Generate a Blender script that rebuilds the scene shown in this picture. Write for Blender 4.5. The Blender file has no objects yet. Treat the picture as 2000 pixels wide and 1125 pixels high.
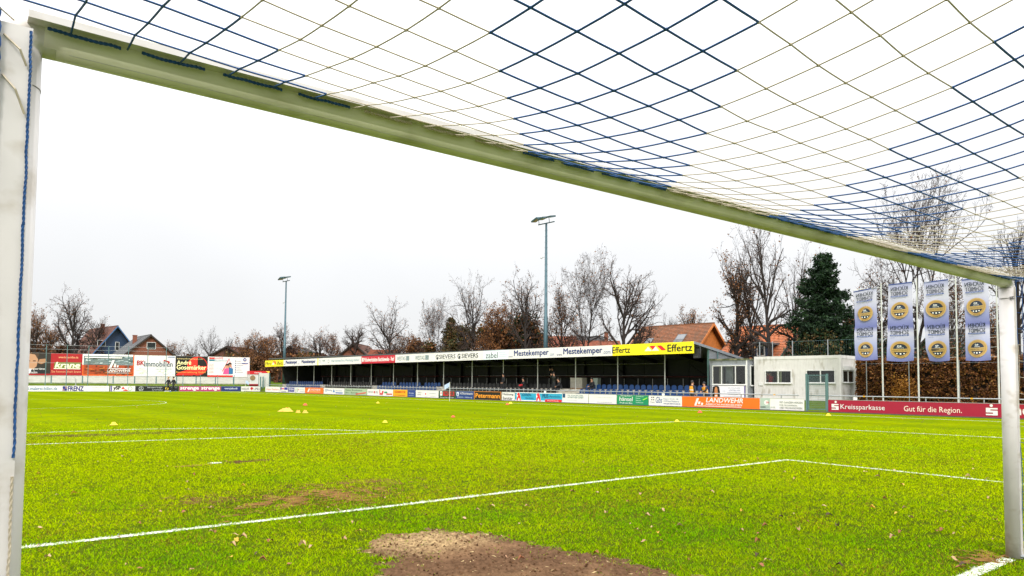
import bpy, math, random
import numpy as np
from mathutils import Vector, Matrix
random.seed(7); np.random.seed(7)
scene = bpy.context.scene
COL = scene.collection
R = math.radians

# ------------------------------------------------------------------ camera
CAM = (-3.8065, -2.3313, 1.5466); FPX = 1385.05
YAW, PITCH, ROLL, CYS = 0.6602, 0.0509, 0.0076, 111.57
def cam_axes():
    f = Vector((math.sin(YAW)*math.cos(PITCH), math.cos(YAW)*math.cos(PITCH), math.sin(PITCH)))
    r = Vector((math.cos(YAW), -math.sin(YAW), 0)); u = r.cross(f)
    return r*math.cos(ROLL)+u*math.sin(ROLL), -r*math.sin(ROLL)+u*math.cos(ROLL), f
CR, CU, CF = cam_axes()
cd = bpy.data.cameras.new('camera'); cam = bpy.data.objects.new('camera', cd); COL.objects.link(cam)
m3 = Matrix((CR, CU, -CF)).transposed()
cam.matrix_world = Matrix.Translation(CAM) @ m3.to_4x4()
cd.sensor_width = 36; cd.lens = FPX/2000*36; cd.shift_y = CYS/2000; cd.clip_start = .02; cd.clip_end = 3000
scene.camera = cam

# ------------------------------------------------------------------ sky, sun, exposure
SUN_EL, SUN_ROT = R(38), R(215)
w = bpy.data.worlds.new('World'); scene.world = w; w.use_nodes = True
nt = w.node_tree; nt.nodes.clear(); N_ = nt.nodes.new; Lk = nt.links.new
out = N_('ShaderNodeOutputWorld'); mixs = N_('ShaderNodeMixShader'); mixs.inputs[0].default_value = .93
sky = N_('ShaderNodeTexSky'); sky.sky_type = 'NISHITA'; sky.sun_disc = False
sky.sun_elevation = SUN_EL; sky.sun_rotation = SUN_ROT
bg1 = N_('ShaderNodeBackground'); bg1.inputs[1].default_value = .08; Lk(sky.outputs[0], bg1.inputs[0])
tc = N_('ShaderNodeTexCoord'); sp = N_('ShaderNodeSeparateXYZ'); Lk(tc.outputs['Generated'], sp.inputs[0])
ramp = N_('ShaderNodeMapRange'); ramp.inputs[1].default_value = 0; ramp.inputs[2].default_value = 1
ramp.inputs[3].default_value = .84; ramp.inputs[4].default_value = 4.4
pw = N_('ShaderNodeMath'); pw.operation = 'POWER'; pw.use_clamp = True; pw.inputs[1].default_value = 2.0; Lk(sp.outputs[2], pw.inputs[0]); Lk(pw.outputs[0], ramp.inputs[0])
nz = N_('ShaderNodeTexNoise'); nz.inputs['Scale'].default_value = 2.2; nz.inputs['Detail'].default_value = 4
Lk(tc.outputs['Generated'], nz.inputs['Vector'])
nr = N_('ShaderNodeMapRange'); nr.inputs[1].default_value = .3; nr.inputs[2].default_value = .7
nr.inputs[3].default_value = .94; nr.inputs[4].default_value = 1.05; Lk(nz.outputs[0], nr.inputs[0])
mu = N_('ShaderNodeMath'); mu.operation = 'MULTIPLY'; Lk(ramp.outputs[0], mu.inputs[0]); Lk(nr.outputs[0], mu.inputs[1])
bg2 = N_('ShaderNodeBackground'); bg2.inputs[0].default_value = (.985, .99, 1, 1); Lk(mu.outputs[0], bg2.inputs[1])
Lk(bg1.outputs[0], mixs.inputs[1]); Lk(bg2.outputs[0], mixs.inputs[2]); Lk(mixs.outputs[0], out.inputs[0])
sl = bpy.data.lights.new('sun', 'SUN'); sl.energy = 2.3; sl.angle = R(14); sl.color = (1, .96, .9)
so = bpy.data.objects.new('sun', sl); COL.objects.link(so)
sd = Vector((math.sin(SUN_ROT)*math.cos(SUN_EL), math.cos(SUN_ROT)*math.cos(SUN_EL), math.sin(SUN_EL)))
so.rotation_euler = sd.to_track_quat('Z', 'Y').to_euler(); so.location = (0, 0, 30)
scene.view_settings.view_transform = 'Standard'; scene.view_settings.look = 'None'
scene.view_settings.exposure = .16; scene.view_settings.gamma = 1

# ------------------------------------------------------------------ pixel -> point helpers
def ray(px, py): return CR*((px-1000)/FPX) + CU*((562.5+CYS-py)/FPX) + CF
C0 = Vector(CAM)
def ground(px, py, z=0.):
    d = ray(px, py); return C0 + d*((z-C0.z)/d.z)
def depth(px, py, k): return C0 + ray(px, py)*k
class Frame:
    """upright frame: x = to the right as seen from the pitch, y = away from the pitch"""
    def __init__(s, o, left):
        s.o = Vector(o); s.l = Vector(left).normalized(); s.x = -s.l; s.y = Vector((-s.x.y, s.x.x, 0)); s.rot = math.atan2(s.x.y, s.x.x)
    def p(s, a, t, z=0): return s.o + s.l*a + s.y*t + Vector((0, 0, z))   # a runs to the LEFT
    def hit(s, px, py, t):
        d = ray(px, py); k = (t-(C0-s.o).dot(s.y))/d.dot(s.y); q = C0+d*k
        return (q-s.o).dot(s.l), q.z
FR = Frame((33.97, 9.59, 0), (-.1142, .99346, 0))        # right touchline
FL = Frame((26.83, 89.3, 0), (-24.6, 4.3, 0))            # far goal line

# ------------------------------------------------------------------ materials
def hx(h):
    h = h.lstrip('#'); c = [int(h[i:i+2], 16)/255 for i in (0, 2, 4)]
    return tuple(x/12.92 if x < .04045 else ((x+.055)/1.055)**2.4 for x in c)
MC = {}
def mat(name, c, rough=.6, metal=0., var=.12, scale=8., bump=0., dirt=None, spec=.5, coords='Object'):
    if name in MC: return MC[name]
    if isinstance(c, str): c = hx(c)
    m = bpy.data.materials.new(name); m.use_nodes = True; t = m.node_tree; b = t.nodes['Principled BSDF']
    b.inputs['Roughness'].default_value = rough; b.inputs['Metallic'].default_value = metal
    b.inputs['Specular IOR Level'].default_value = spec
    co = t.nodes.new('ShaderNodeTexCoord'); n = t.nodes.new('ShaderNodeTexNoise')
    n.inputs['Scale'].default_value = scale; n.inputs['Detail'].default_value = 5
    t.links.new(co.outputs[coords], n.inputs['Vector'])
    mr = t.nodes.new('ShaderNodeMapRange'); mr.inputs[1].default_value = .3; mr.inputs[2].default_value = .7
    mr.inputs[3].default_value = 1-var; mr.inputs[4].default_value = 1+var; t.links.new(n.outputs[0], mr.inputs[0])
    mx = t.nodes.new('ShaderNodeMix'); mx.data_type = 'RGBA'; mx.blend_type = 'MULTIPLY'; mx.inputs[0].default_value = 1
    mx.inputs[6].default_value = (*c, 1); t.links.new(mr.outputs[0], mx.inputs[7])
    last = mx.outputs[2]
    if dirt:
        n2 = t.nodes.new('ShaderNodeTexNoise'); n2.inputs['Scale'].default_value = dirt[1]; n2.inputs['Detail'].default_value = 7
        mp = t.nodes.new('ShaderNodeMapping'); mp.inputs['Scale'].default_value = dirt[4] if len(dirt) > 4 else (1, 1, 1)
        t.links.new(co.outputs[coords], mp.inputs[0]); t.links.new(mp.outputs[0], n2.inputs['Vector'])
        r2 = t.nodes.new('ShaderNodeMapRange'); r2.inputs[1].default_value = dirt[2]; r2.inputs[2].default_value = dirt[3]
        t.links.new(n2.outputs[0], r2.inputs[0])
        m2 = t.nodes.new('ShaderNodeMix'); m2.data_type = 'RGBA'; t.links.new(r2.outputs[0], m2.inputs[0])
        t.links.new(last, m2.inputs[6]); m2.inputs[7].default_value = (*dirt[0], 1); last = m2.outputs[2]
    t.links.new(last, b.inputs['Base Color'])
    if bump:
        bp = t.nodes.new('ShaderNodeBump'); bp.inputs['Strength'].default_value = bump; bp.inputs['Distance'].default_value = .02
        t.links.new(n.outputs[0], bp.inputs['Height']); t.links.new(bp.outputs[0], b.inputs['Normal'])
    MC[name] = m; return m
def ink(h): return mat('print_'+h.strip('#'), h, .45, var=.04, scale=3)
def vcol_mat(name, rough=.7, trans=0., spec=.3):
    m = bpy.data.materials.new(name); m.use_nodes = True; t = m.node_tree; b = t.nodes['Principled BSDF']
    b.inputs['Roughness'].default_value = rough; b.inputs['Specular IOR Level'].default_value = spec
    a = t.nodes.new('ShaderNodeAttribute'); a.attribute_name = 'Col'; t.links.new(a.outputs['Color'], b.inputs['Base Color'])
    if trans:
        tr = t.nodes.new('ShaderNodeBsdfTranslucent'); t.links.new(a.outputs['Color'], tr.inputs[0])
        ms = t.nodes.new('ShaderNodeMixShader'); ms.inputs[0].default_value = trans
        t.links.new(b.outputs[0], ms.inputs[1]); t.links.new(tr.outputs[0], ms.inputs[2])
        t.links.new(ms.outputs[0], t.nodes['Material Output'].inputs[0])
    return m

# ------------------------------------------------------------------ mesh building
def link(o, parent=None):
    COL.objects.link(o)
    if parent is not None: o.parent = parent
    return o
def tag(o, label=None, cat=None, group=None, kind=None):
    if label: o['label'] = label
    if cat: o['category'] = cat
    if group: o['group'] = group
    if kind: o['kind'] = kind
    return o
def empty(name, loc, rz=0, parent=None):
    o = bpy.data.objects.new(name, None); o.empty_display_size = .2; o.location = loc; o.rotation_euler = (0, 0, rz)
    return link(o, parent)
class MB:
    def __init__(s): s.v = []; s.f = []; s.m = []
    def face(s, pts, mi=0):
        n = len(s.v); s.v += [tuple(p) for p in pts]; s.f.append(tuple(range(n, n+len(pts)))); s.m.append(mi)
    def box(s, x0, x1, y0, y1, z0, z1, mi=0):
        n = len(s.v)
        s.v += [(x0,y0,z0),(x1,y0,z0),(x1,y1,z0),(x0,y1,z0),(x0,y0,z1),(x1,y0,z1),(x1,y1,z1),(x0,y1,z1)]
        for q in ((0,3,2,1),(4,5,6,7),(0,1,5,4),(1,2,6,5),(2,3,7,6),(3,0,4,7)):
            s.f.append(tuple(n+i for i in q)); s.m.append(mi)
    def tube(s, pts, r, n=6, mi=0, cap=True):
        pts = [Vector(p) for p in pts]
        if not isinstance(r, (list, tuple)): r = [r]*len(pts)
        st = len(s.v); L = len(pts); a = None
        for i, p in enumerate(pts):
            d = (pts[min(i+1, L-1)]-pts[max(i-1, 0)])
            if d.length < 1e-9: d = Vector((0, 0, 1))
            d.normalize()
            if a is None: a = d.cross(Vector((0, 0, 1)) if abs(d.z) < .9 else Vector((1, 0, 0)))
            a = a - d*a.dot(d)
            if a.length < 1e-6: a = d.orthogonal()
            a.normalize(); b = d.cross(a)
            for k in range(n):
                t = 2*math.pi*k/n; q = p + (a*math.cos(t)+b*math.sin(t))*r[i]; s.v.append((q.x, q.y, q.z))
        for i in range(L-1):
            for k in range(n):
                k2 = (k+1) % n; s.f.append((st+i*n+k, st+i*n+k2, st+(i+1)*n+k2, st+(i+1)*n+k)); s.m.append(mi)
        if cap:
            s.f.append(tuple(st+k for k in reversed(range(n)))); s.m.append(mi)
            s.f.append(tuple(st+(L-1)*n+k for k in range(n))); s.m.append(mi)
    def prism(s, poly, axis, a0, a1, mi=0):
        """poly of (u,v); axis 'x' -> (a,u,v); 'y' -> (u,a,v); 'z' -> (u,v,a)"""
        f = {'x': lambda a, u, v: (a, u, v), 'y': lambda a, u, v: (u, a, v), 'z': lambda a, u, v: (u, v, a)}[axis]
        n = len(s.v); k = len(poly)
        s.v += [f(a0, u, v) for u, v in poly] + [f(a1, u, v) for u, v in poly]
        s.f.append(tuple(n+i for i in range(k))); s.m.append(mi); s.f.append(tuple(n+k+i for i in reversed(range(k)))); s.m.append(mi)
        for i in range(k):
            j = (i+1) % k; s.f.append((n+j, n+i, n+k+i, n+k+j)); s.m.append(mi)
    def mesh(s, name, mats, smooth=False):
        me = bpy.data.meshes.new(name); me.from_pydata(s.v, [], s.f)
        if not isinstance(mats, (list, tuple)): mats = [mats]
        for m in mats: me.materials.append(m)
        if len(mats) > 1: me.polygons.foreach_set('material_index', s.m)
        if smooth: me.polygons.foreach_set('use_smooth', [True]*len(s.f))
        me.update(); return me
    def build(s, name, mats, parent=None, loc=(0, 0, 0), rz=0, smooth=False):
        o = bpy.data.objects.new(name, s.mesh(name, mats, smooth)); o.location = loc; o.rotation_euler = (0, 0, rz)
        return link(o, parent)
def inst(me, name, parent=None, loc=(0, 0, 0), rz=0, sc=(1, 1, 1)):
    o = bpy.data.objects.new(name, me); o.location = loc; o.rotation_euler = (0, 0, rz); o.scale = sc
    return link(o, parent)
def np_mesh(name, V, F, cols=None):
    me = bpy.data.meshes.new(name); nv, nf, k = len(V), len(F), F.shape[1]
    me.vertices.add(nv); me.vertices.foreach_set('co', V.astype(np.float32).ravel())
    me.loops.add(nf*k); me.loops.foreach_set('vertex_index', F.astype(np.int32).ravel())
    me.polygons.add(nf); me.polygons.foreach_set('loop_start', np.arange(0, nf*k, k, dtype=np.int32))
    me.polygons.foreach_set('loop_total', np.full(nf, k, dtype=np.int32)); me.update(calc_edges=True)
    if cols is not None:
        a = me.color_attributes.new('Col', 'FLOAT_COLOR', 'POINT')
        c = np.ones((nv, 4), np.float32); c[:, :3] = cols; a.data.foreach_set('color', c.ravel())
    return me

# ------------------------------------------------------------------ lettering
TXT = {}
def text_geo(s, bold=.0, shear=0.):
    key = (s, bold, shear)
    if key not in TXT:
        c = bpy.data.curves.new('t', 'FONT'); c.body = s; c.offset = bold; c.shear = shear; c.resolution_u = 2
        c.align_x = 'LEFT'; c.space_line = .85
        o = bpy.data.objects.new('t', c); COL.objects.link(o); bpy.context.view_layer.update()
        me = bpy.data.meshes.new_from_object(o)
        V = np.zeros(len(me.vertices)*3); me.vertices.foreach_get('co', V); V = V.reshape(-1, 3)[:, :2]
        F = [tuple(p.vertices) for p in me.polygons]
        V = (V-V.min(0))/np.maximum(V.max(0)-V.min(0), 1e-6)
        bpy.data.objects.remove(o); bpy.data.curves.remove(c); bpy.data.meshes.remove(me); TXT[key] = (V, F)
    return TXT[key]
def T(s, x0, y0, x1, y1, col, bold=.015, shear=0.): return ('T', s, x0, y0, x1, y1, col, bold, shear)
def Q(x0, y0, x1, y1, col): return ('P', [(x0, y0), (x1, y0), (x1, y1), (x0, y1)], col)
def P_(pts, col): return ('P', pts, col)
def O(cx, cy, r, col, ri=0, n=24, a0=0, a1=360): return ('O', cx, cy, r, ri, col, n, a0, a1)   # r in units of height
def dash(x0, y0, x1, h, col, seed=1):
    rr = random.Random(seed); res = []; x = x0
    while x < x1-.01:
        e = min(x1, x+rr.uniform(.03, .09)); res.append(Q(x, y0, e-.008, y0+h, col)); x = e
    return res
def decorate(parent, W, H, els, y=-.012, warp=None, mirror=False, step=.0012):
    """prints the elements flat on the front face (local y = y) of a panel of width W, height H"""
    g = MB(); gm = []; k = 0
    def mi(c):
        m = ink(c)
        if m not in gm: gm.append(m)
        return gm.index(m)
    for e in els:
        yy = y-step*k; k += 1
        if e[0] == 'T':
            _, s, x0, y0, x1, y1, col, bold, shear = e
            V, F = text_geo(s, 0, shear); V = V.copy()
            if mirror: V[:, 0] = 1-V[:, 0]
            vs = [((x0+(x1-x0)*a)*W, yy, (y0+(y1-y0)*b)*H) for a, b in V]
            b_ = MB(); hh = (y1-y0)*H; cps = [(0, 0)]
            if bold > .008: e_ = bold*1.1*hh; cps = [(-e_, 0), (e_, .0003), (0, .0006)]
            if bold > .025: cps += [(0, .0009, e_*.7), (0, .0012, -e_*.7)]
            for cp in cps:
                n0 = len(b_.v); dz_ = cp[2] if len(cp) > 2 else 0; v2 = [(p[0]+cp[0], p[1]-cp[1], p[2]+dz_) for p in vs]
                if warp: v2 = [warp(*v) for v in v2]
                b_.v += v2; b_.f += [tuple(n0+q for q in f) for f in F]; b_.m += [0]*len(F)
            o_ = b_.build('lettering', ink(col), parent)
            if len(s) > 1: o_['kind'] = 'stuff'
        elif e[0] == 'P':
            pts = [(a*W, yy, b*H) for a, b in e[1]]
            if warp:
                xs = [p[0] for p in pts]; zs = [p[2] for p in pts]
                if len(pts) == 4 and max(zs)-min(zs) > .05:
                    for i in range(8):
                        a, b = xs[0]+(xs[1]-xs[0])*i/8, xs[0]+(xs[1]-xs[0])*(i+1)/8
                        g.face([warp(a, yy, zs[0]), warp(b, yy, zs[0]), warp(b, yy, zs[2]), warp(a, yy, zs[2])], mi(e[2]))
                    continue
                pts = [warp(*p) for p in pts]
            g.face(pts, mi(e[2]))
        else:
            _, cx, cy, r, ri, col, n, a0, a1 = e
            for i in range(n):
                t0, t1 = R(a0+(a1-a0)*i/n), R(a0+(a1-a0)*(i+1)/n)
                def pt(rad, t):
                    p = (cx*W+rad*H*math.cos(t), yy, cy*H+rad*H*math.sin(t)); return warp(*p) if warp else p
                if ri: g.face([pt(r, t0), pt(r, t1), pt(ri, t1), pt(ri, t0)], mi(col))
                elif warp:
                    for q_ in range(3): g.face([pt(r*(1-q_/4), t0), pt(r*(1-q_/4), t1), pt(r*(1-(q_+1)/4), t1), pt(r*(1-(q_+1)/4), t0)], mi(col))
                    g.face([pt(r/4, t0), pt(r/4, t1), pt(0, 0)], mi(col))
                else: g.face([pt(r, t0), pt(r, t1), pt(0, 0)], mi(col))
    if g.f: tag(g.build('printed_graphic', gm, parent), kind='stuff')
GALV = mat('galvanised_steel', (.34, .36, .37), .45, .6, .12, 20)
TEAL = mat('green_grey_steel', (.11, .20, .21), .5, .3, .1, 12)
def sign(name, fr, pxl, pxr, pyt, pyb, t, base, els, label, cat='board', group=None, thick=.03, parent=None, zz=None, frame='d8d8d8', ybase=None):
    """panel between pixel columns pxl..pxr measured on the plane y = t of a frame"""
    pm = (pxl+pxr)/2; a0, _ = fr.hit(pxl, pyb, t); a1, _ = fr.hit(pxr, pyb, t)
    if zz: z0, z1 = zz
    else: z1 = fr.hit(pm, pyt, t)[1]; z0 = fr.hit(pm, pyb, t)[1]
    W = a0-a1-.012; H = z1-z0; b = MB(); b.box(0, W, 0, thick, 0, H, 0)
    if thick > .02: b.box(0, W, -.008, 0, H-.018, H, 1); b.box(0, W, -.008, 0, 0, .018, 1)
    loc = fr.p(a0-.006, t, z0)
    if parent is not None:
        iv = parent.matrix_basis.inverted(); l2 = iv @ loc
        o = b.build(name, [ink(base), mat('board_edge', (.5, .5, .5), .4, .5)], parent, l2, 0)
    else: o = b.build(name, [ink(base), mat('board_edge', (.5, .5, .5), .4, .5)], None, loc, fr.rot); tag(o, label, cat, group)
    if parent is not None and label: o['label'] = label
    decorate(o, W, H, els)
    return o
# ------------------------------------------------------------------ ground, pitch, lines
def grass_ground(name, base, far):
    m = bpy.data.materials.new(name); m.use_nodes = True; t = m.node_tree; b = t.nodes['Principled BSDF']
    b.inputs['Roughness'].default_value = .9; b.inputs['Specular IOR Level'].default_value = 0
    co = t.nodes.new('ShaderNodeTexCoord')
    def noise(sc, det=6, vec=(1, 1, 1)):
        mp = t.nodes.new('ShaderNodeMapping'); mp.inputs['Scale'].default_value = vec
        n = t.nodes.new('ShaderNodeTexNoise'); n.inputs['Scale'].default_value = sc; n.inputs['Detail'].default_value = det
        t.links.new(co.outputs['Object'], mp.inputs[0]); t.links.new(mp.outputs[0], n.inputs['Vector']); return n
    def rng(s, a, b_, c, d):
        r = t.nodes.new('ShaderNodeMapRange'); r.inputs[1].default_value = a; r.inputs[2].default_value = b_
        r.inputs[3].default_value = c; r.inputs[4].default_value = d; t.links.new(s, r.inputs[0]); return r.outputs[0]
    def mix(f, a, b_, bt='MIX'):
        x = t.nodes.new('ShaderNodeMix'); x.data_type = 'RGBA'; x.blend_type = bt
        for i, s in ((0, f), (6, a), (7, b_)):
            if isinstance(s, (int, float)): x.inputs[i].default_value = s
            elif isinstance(s, tuple): x.inputs[i].default_value = (*s, 1)
            else: t.links.new(s, x.inputs[i])
        return x.outputs[2]
    c = mix(rng(noise(.05, 3).outputs[0], .35, .65, 0, 1), base, far)
    c = mix(rng(noise(.6, 6).outputs[0], .35, .7, 0, .55), c, (.07, .13, .004))
    c = mix(rng(noise(4.5, 8).outputs[0], .5, .74, 0, .7), c, (.045, .075, .006))
    c = mix(rng(noise(9, 8, (1, .6, 1)).outputs[0], .58, .72, 0, .8), c, (.12, .085, .02))
    if name == 'pitch_grass':     # worn, thatchy turf round the goal mouth
        vl = t.nodes.new('ShaderNodeVectorMath'); vl.operation = 'DISTANCE'; vl.inputs[1].default_value = (1, 2, 0); t.links.new(co.outputs['Object'], vl.inputs[0])
        ad = t.nodes.new('ShaderNodeMath'); ad.operation = 'MULTIPLY_ADD'; t.links.new(noise(.35, 5).outputs[0], ad.inputs[0]); ad.inputs[1].default_value = 14; t.links.new(vl.outputs['Value'], ad.inputs[2])
        c = mix(rng(ad.outputs[0], 11, 26, .95, 0), c, (.050, .068, .006))
    # mowing bands, along the length of the pitch
    wv = t.nodes.new('ShaderNodeTexWave'); wv.wave_type = 'BANDS'; wv.bands_direction = 'X'; wv.wave_profile = 'SIN'
    wv.inputs['Scale'].default_value = .075; wv.inputs['Distortion'].default_value = .5; wv.inputs['Detail'].default_value = 2
    mp = t.nodes.new('ShaderNodeMapping'); mp.inputs['Rotation'].default_value = (0, 0, R(-6)); t.links.new(co.outputs['Object'], mp.inputs[0]); t.links.new(mp.outputs[0], wv.inputs[0])
    c = mix(1., c, rng(wv.outputs['Fac'], .3, .7, .93, 1.05), 'MULTIPLY')
    c = mix(1., c, rng(noise(40, 8, (1, 1, 1)).outputs[0], .25, .75, .72, 1.25), 'MULTIPLY')
    t.links.new(c, b.inputs['Base Color'])
    bp = t.nodes.new('ShaderNodeBump'); bp.inputs['Strength'].default_value = .6; bp.inputs['Distance'].default_value = .03
    t.links.new(noise(28, 8).outputs[0], bp.inputs['Height']); t.links.new(bp.outputs[0], b.inputs['Normal'])
    return m
GR = grass_ground('meadow_grass', (.09, .15, .015), (.12, .18, .02))
PG = grass_ground('pitch_grass', (.150, .197, .0), (.172, .207, .0))
b = MB(); b.face([(-900, -900, -.03), (1500, -900, -.03), (1500, 1800, -.03), (-900, 1800, -.03)])
tag(b.build('ground', GR), kind='structure')
b = MB(); b.face([(-45, -12, 0), (40, -12, 0), (27.2, 95, 0), (-45, 107, 0)])
tag(b.build('pitch', PG), kind='structure')
WL = mat('line_paint', (.72, .74, .66), .8, var=.12, scale=14, dirt=((.10, .14, .01), 38, .42, .60))
LINES = []
def stripe(pts, wd, nm='pitch_marking'):
    b = MB(); pts = [Vector((p[0], p[1], 0)) for p in pts]; n = len(pts); e = []
    for i, p in enumerate(pts):
        d = (pts[min(i+1, n-1)]-pts[max(i-1, 0)]).normalized(); q = Vector((-d.y, d.x, 0))*wd/2
        e.append((p+q, p-q))
    for i in range(n-1):
        b.face([(*e[i][0][:2], .004), (*e[i][1][:2], .004), (*e[i+1][1][:2], .004), (*e[i+1][0][:2], .004)])
        LINES.append((pts[i].x, pts[i].y, pts[i+1].x, pts[i+1].y, wd/2))
    tag(b.build(nm, WL), kind='structure')
stripe([(-12, 0), (3.62, 0)], .11); stripe([(3.82, 0), (30.9, 0)], .11)
stripe([(-9.3, 5.6), (-3.3, 5.55), (.69, 5.53), (3.36, 5.6), (9.5, 5.64)], .10)
stripe([(9.46, 5.59), (9.36, 1.86), (9.32, .06)], .10)
stripe([(-20, 18.6), (-2.54, 17.55), (1.24, 17.12), (5.43, 16.8), (12.78, 16.13), (19.2, 15.82)], .11)
stripe([(19.15, 15.76), (19.72, 9.88), (20.4, 5.35), (21., .06)], .11)
stripe([(-7.8, 18.1), (-5.2, 20.6), (-2.3, 21.6), (0, 21.8), (1.2, 21.6), (2.4, 21.1), (4.1, 19.9), (5.4, 18.4), (6.45, 16.8)], .10)
stripe([(31.9, -.05), (30.9, 9), (29.2, 20), (21.0, 84)], .11)
stripe([(-2.2+9.15*math.cos(a*math.pi/40), 49.5+9.15*math.sin(a*math.pi/40)) for a in range(81)], .045)
b = MB(); b.face([(-.05+.12*math.cos(i*.52), 11.38+.10*math.sin(i*.52), .0075) for i in range(12)])
tag(b.build('penalty_spot', WL), kind='structure')

# worn, thin patches of turf
def worn(cx, cy, rx, ry, seed, col):
    n = 90; gx_, gy_ = np.meshgrid(np.linspace(-1.3, 1.3, n), np.linspace(-1.3, 1.3, n)); gx_ = gx_.ravel(); gy_ = gy_.ravel()
    x_ = cx+gx_*rx; y_ = cy+gy_*ry; m_ = (1-np.hypot(gx_, gy_))*.8+(fbm(x_, y_, 3.5, seed)-.5)*1.8+(fbm(x_, y_, 16, seed+5)-.5)*2.2
    I = np.arange(n*n).reshape(n, n); F = np.stack([I[:-1, :-1].ravel(), I[:-1, 1:].ravel(), I[1:, 1:].ravel(), I[1:, :-1].ravel()], 1); F = F[(m_[F] > .25).all(1)]
    f_ = fbm(x_, y_, 12, seed+9)[:, None]; me = np_mesh('worn_patch', np.stack([x_, y_, np.full(n*n, .0045)], 1), F, np.array(col)*(.4+1.2*f_)); me.materials.append(SOILM)
    tag(link(bpy.data.objects.new('worn_patch', me)), kind='structure')
# mud in front of the goal: lumpy bare soil
MUD = [(-1.2, 2.75), (-.86, 3.2), (-.78, 3.66), (-.42, 4.12), (-.1, 3.98), (.1, 4.02), (.47, 3.6), (.47, 3.07), (.68, 2.3), (.78, 1.55), (.95, .8), (.6, .25), (-1.1, .25), (-1.5, 1.2), (-1.45, 2.1)]
def sdist(P, poly):
    """signed distance (positive inside) of points P (n,2) to a polygon"""
    d = np.full(len(P), 1e9); inside = np.zeros(len(P), bool); n = len(poly)
    for i in range(n):
        a = np.array(poly[i]); c = np.array(poly[(i+1) % n]); ab = c-a; ap = P-a
        tt = np.clip((ap@ab)/(ab@ab), 0, 1); d = np.minimum(d, np.hypot(*(ap-tt[:, None]*ab).T))
        cr = ((a[1] > P[:, 1]) != (c[1] > P[:, 1])); xx = a[0]+(P[:, 1]-a[1])/(c[1]-a[1]+1e-12)*(c[0]-a[0])
        inside ^= cr & (P[:, 0] < xx)
    return np.where(inside, d, -d)
def lattice(seed, n=256):
    return np.random.RandomState(seed).rand(n, n)
def vnoise(x, y, sc, seed):
    g = lattice(seed); X = x*sc+1000; Y = y*sc+1000; xi = np.floor(X).astype(int); yi = np.floor(Y).astype(int)
    fx = X-xi; fy = Y-yi; fx = fx*fx*(3-2*fx); fy = fy*fy*(3-2*fy)
    a = g[xi % 256, yi % 256]; b_ = g[(xi+1) % 256, yi % 256]; c = g[xi % 256, (yi+1) % 256]; d = g[(xi+1) % 256, (yi+1) % 256]
    return (a*(1-fx)+b_*fx)*(1-fy)+(c*(1-fx)+d*fx)*fy
def fbm(x, y, sc, seed, o=4):
    s = 0; a = 1; tot = 0
    for i in range(o): s = s+a*vnoise(x, y, sc*2**i, seed+i); tot += a; a *= .55
    return s/tot
n = 260; gx, gy = np.meshgrid(np.linspace(-1.9, 1.4, n), np.linspace(0, 4.5, n)); gx = gx.ravel(); gy = gy.ravel()
sdm = sdist(np.stack([gx, gy], 1), MUD)+(fbm(gx, gy, 5, 3)-.5)*.35
h = np.clip(sdm*.12+.0, -.02, .003)+(fbm(gx, gy, 6, 11)-.5)*.03+(fbm(gx, gy, 22, 15)-.5)*.045+(fbm(gx, gy*.8, 60, 19, 2)-.5)*.012
h = np.where(sdm < -.12, -.02, np.where(sdm > .02, np.maximum(h, .0+.02*(h+.02)), h))
V = np.stack([gx, gy, h+.004], 1); I = np.arange(n*n).reshape(n, n)
F = np.stack([I[:-1, :-1].ravel(), I[:-1, 1:].ravel(), I[1:, 1:].ravel(), I[1:, :-1].ravel()], 1)
keep = (sdm[F] > -.25).all(1); F = F[keep]
f1 = fbm(gx, gy, 3, 31)[:, None]; f2 = fbm(gx, gy, 30, 37)[:, None]; sand = np.clip(1-np.hypot((gx+.15)/.85, (gy-3.6)/.62), 0, 1)[:, None]
f3 = vnoise(gx, gy, 70, 77)[:, None]; cl = np.array([.085, .048, .027])*(.25+1.0*f2+.7*f3)+np.clip(f1-.5, 0, 1)*np.array([.20, .12, .06])
cl = cl*(1-np.clip(sand*3.*f2*f3, 0, 1))+np.array([.34, .24, .12])*np.clip(sand*3.*f2*f3, 0, 1)
SOILM = vcol_mat('bare_soil', .95, 0, 0.); me = np_mesh('mud_patch', V, F, cl); me.materials.append(SOILM)
worn(-.1, 6.75, 1.8, .9, 3, (.15, .08, .03)); worn(.52, 11.35, .38, .2, 8, (.09, .05, .025)); worn(-1.0, 19.9, 3.2, .8, 12, (.09, .075, .02)); worn(3.35, .18, .36, .2, 15, (.16, .09, .03)); worn(-.35, 11.2, .35, .12, 18, (.2, .11, .04)); worn(1.0, 7.6, .9, .5, 22, (.12, .065, .025)); worn(-1.2, 7.3, .8, .5, 25, (.11, .06, .025))
tag(link(bpy.data.objects.new('mud_patch', me)), kind='structure')

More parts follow.
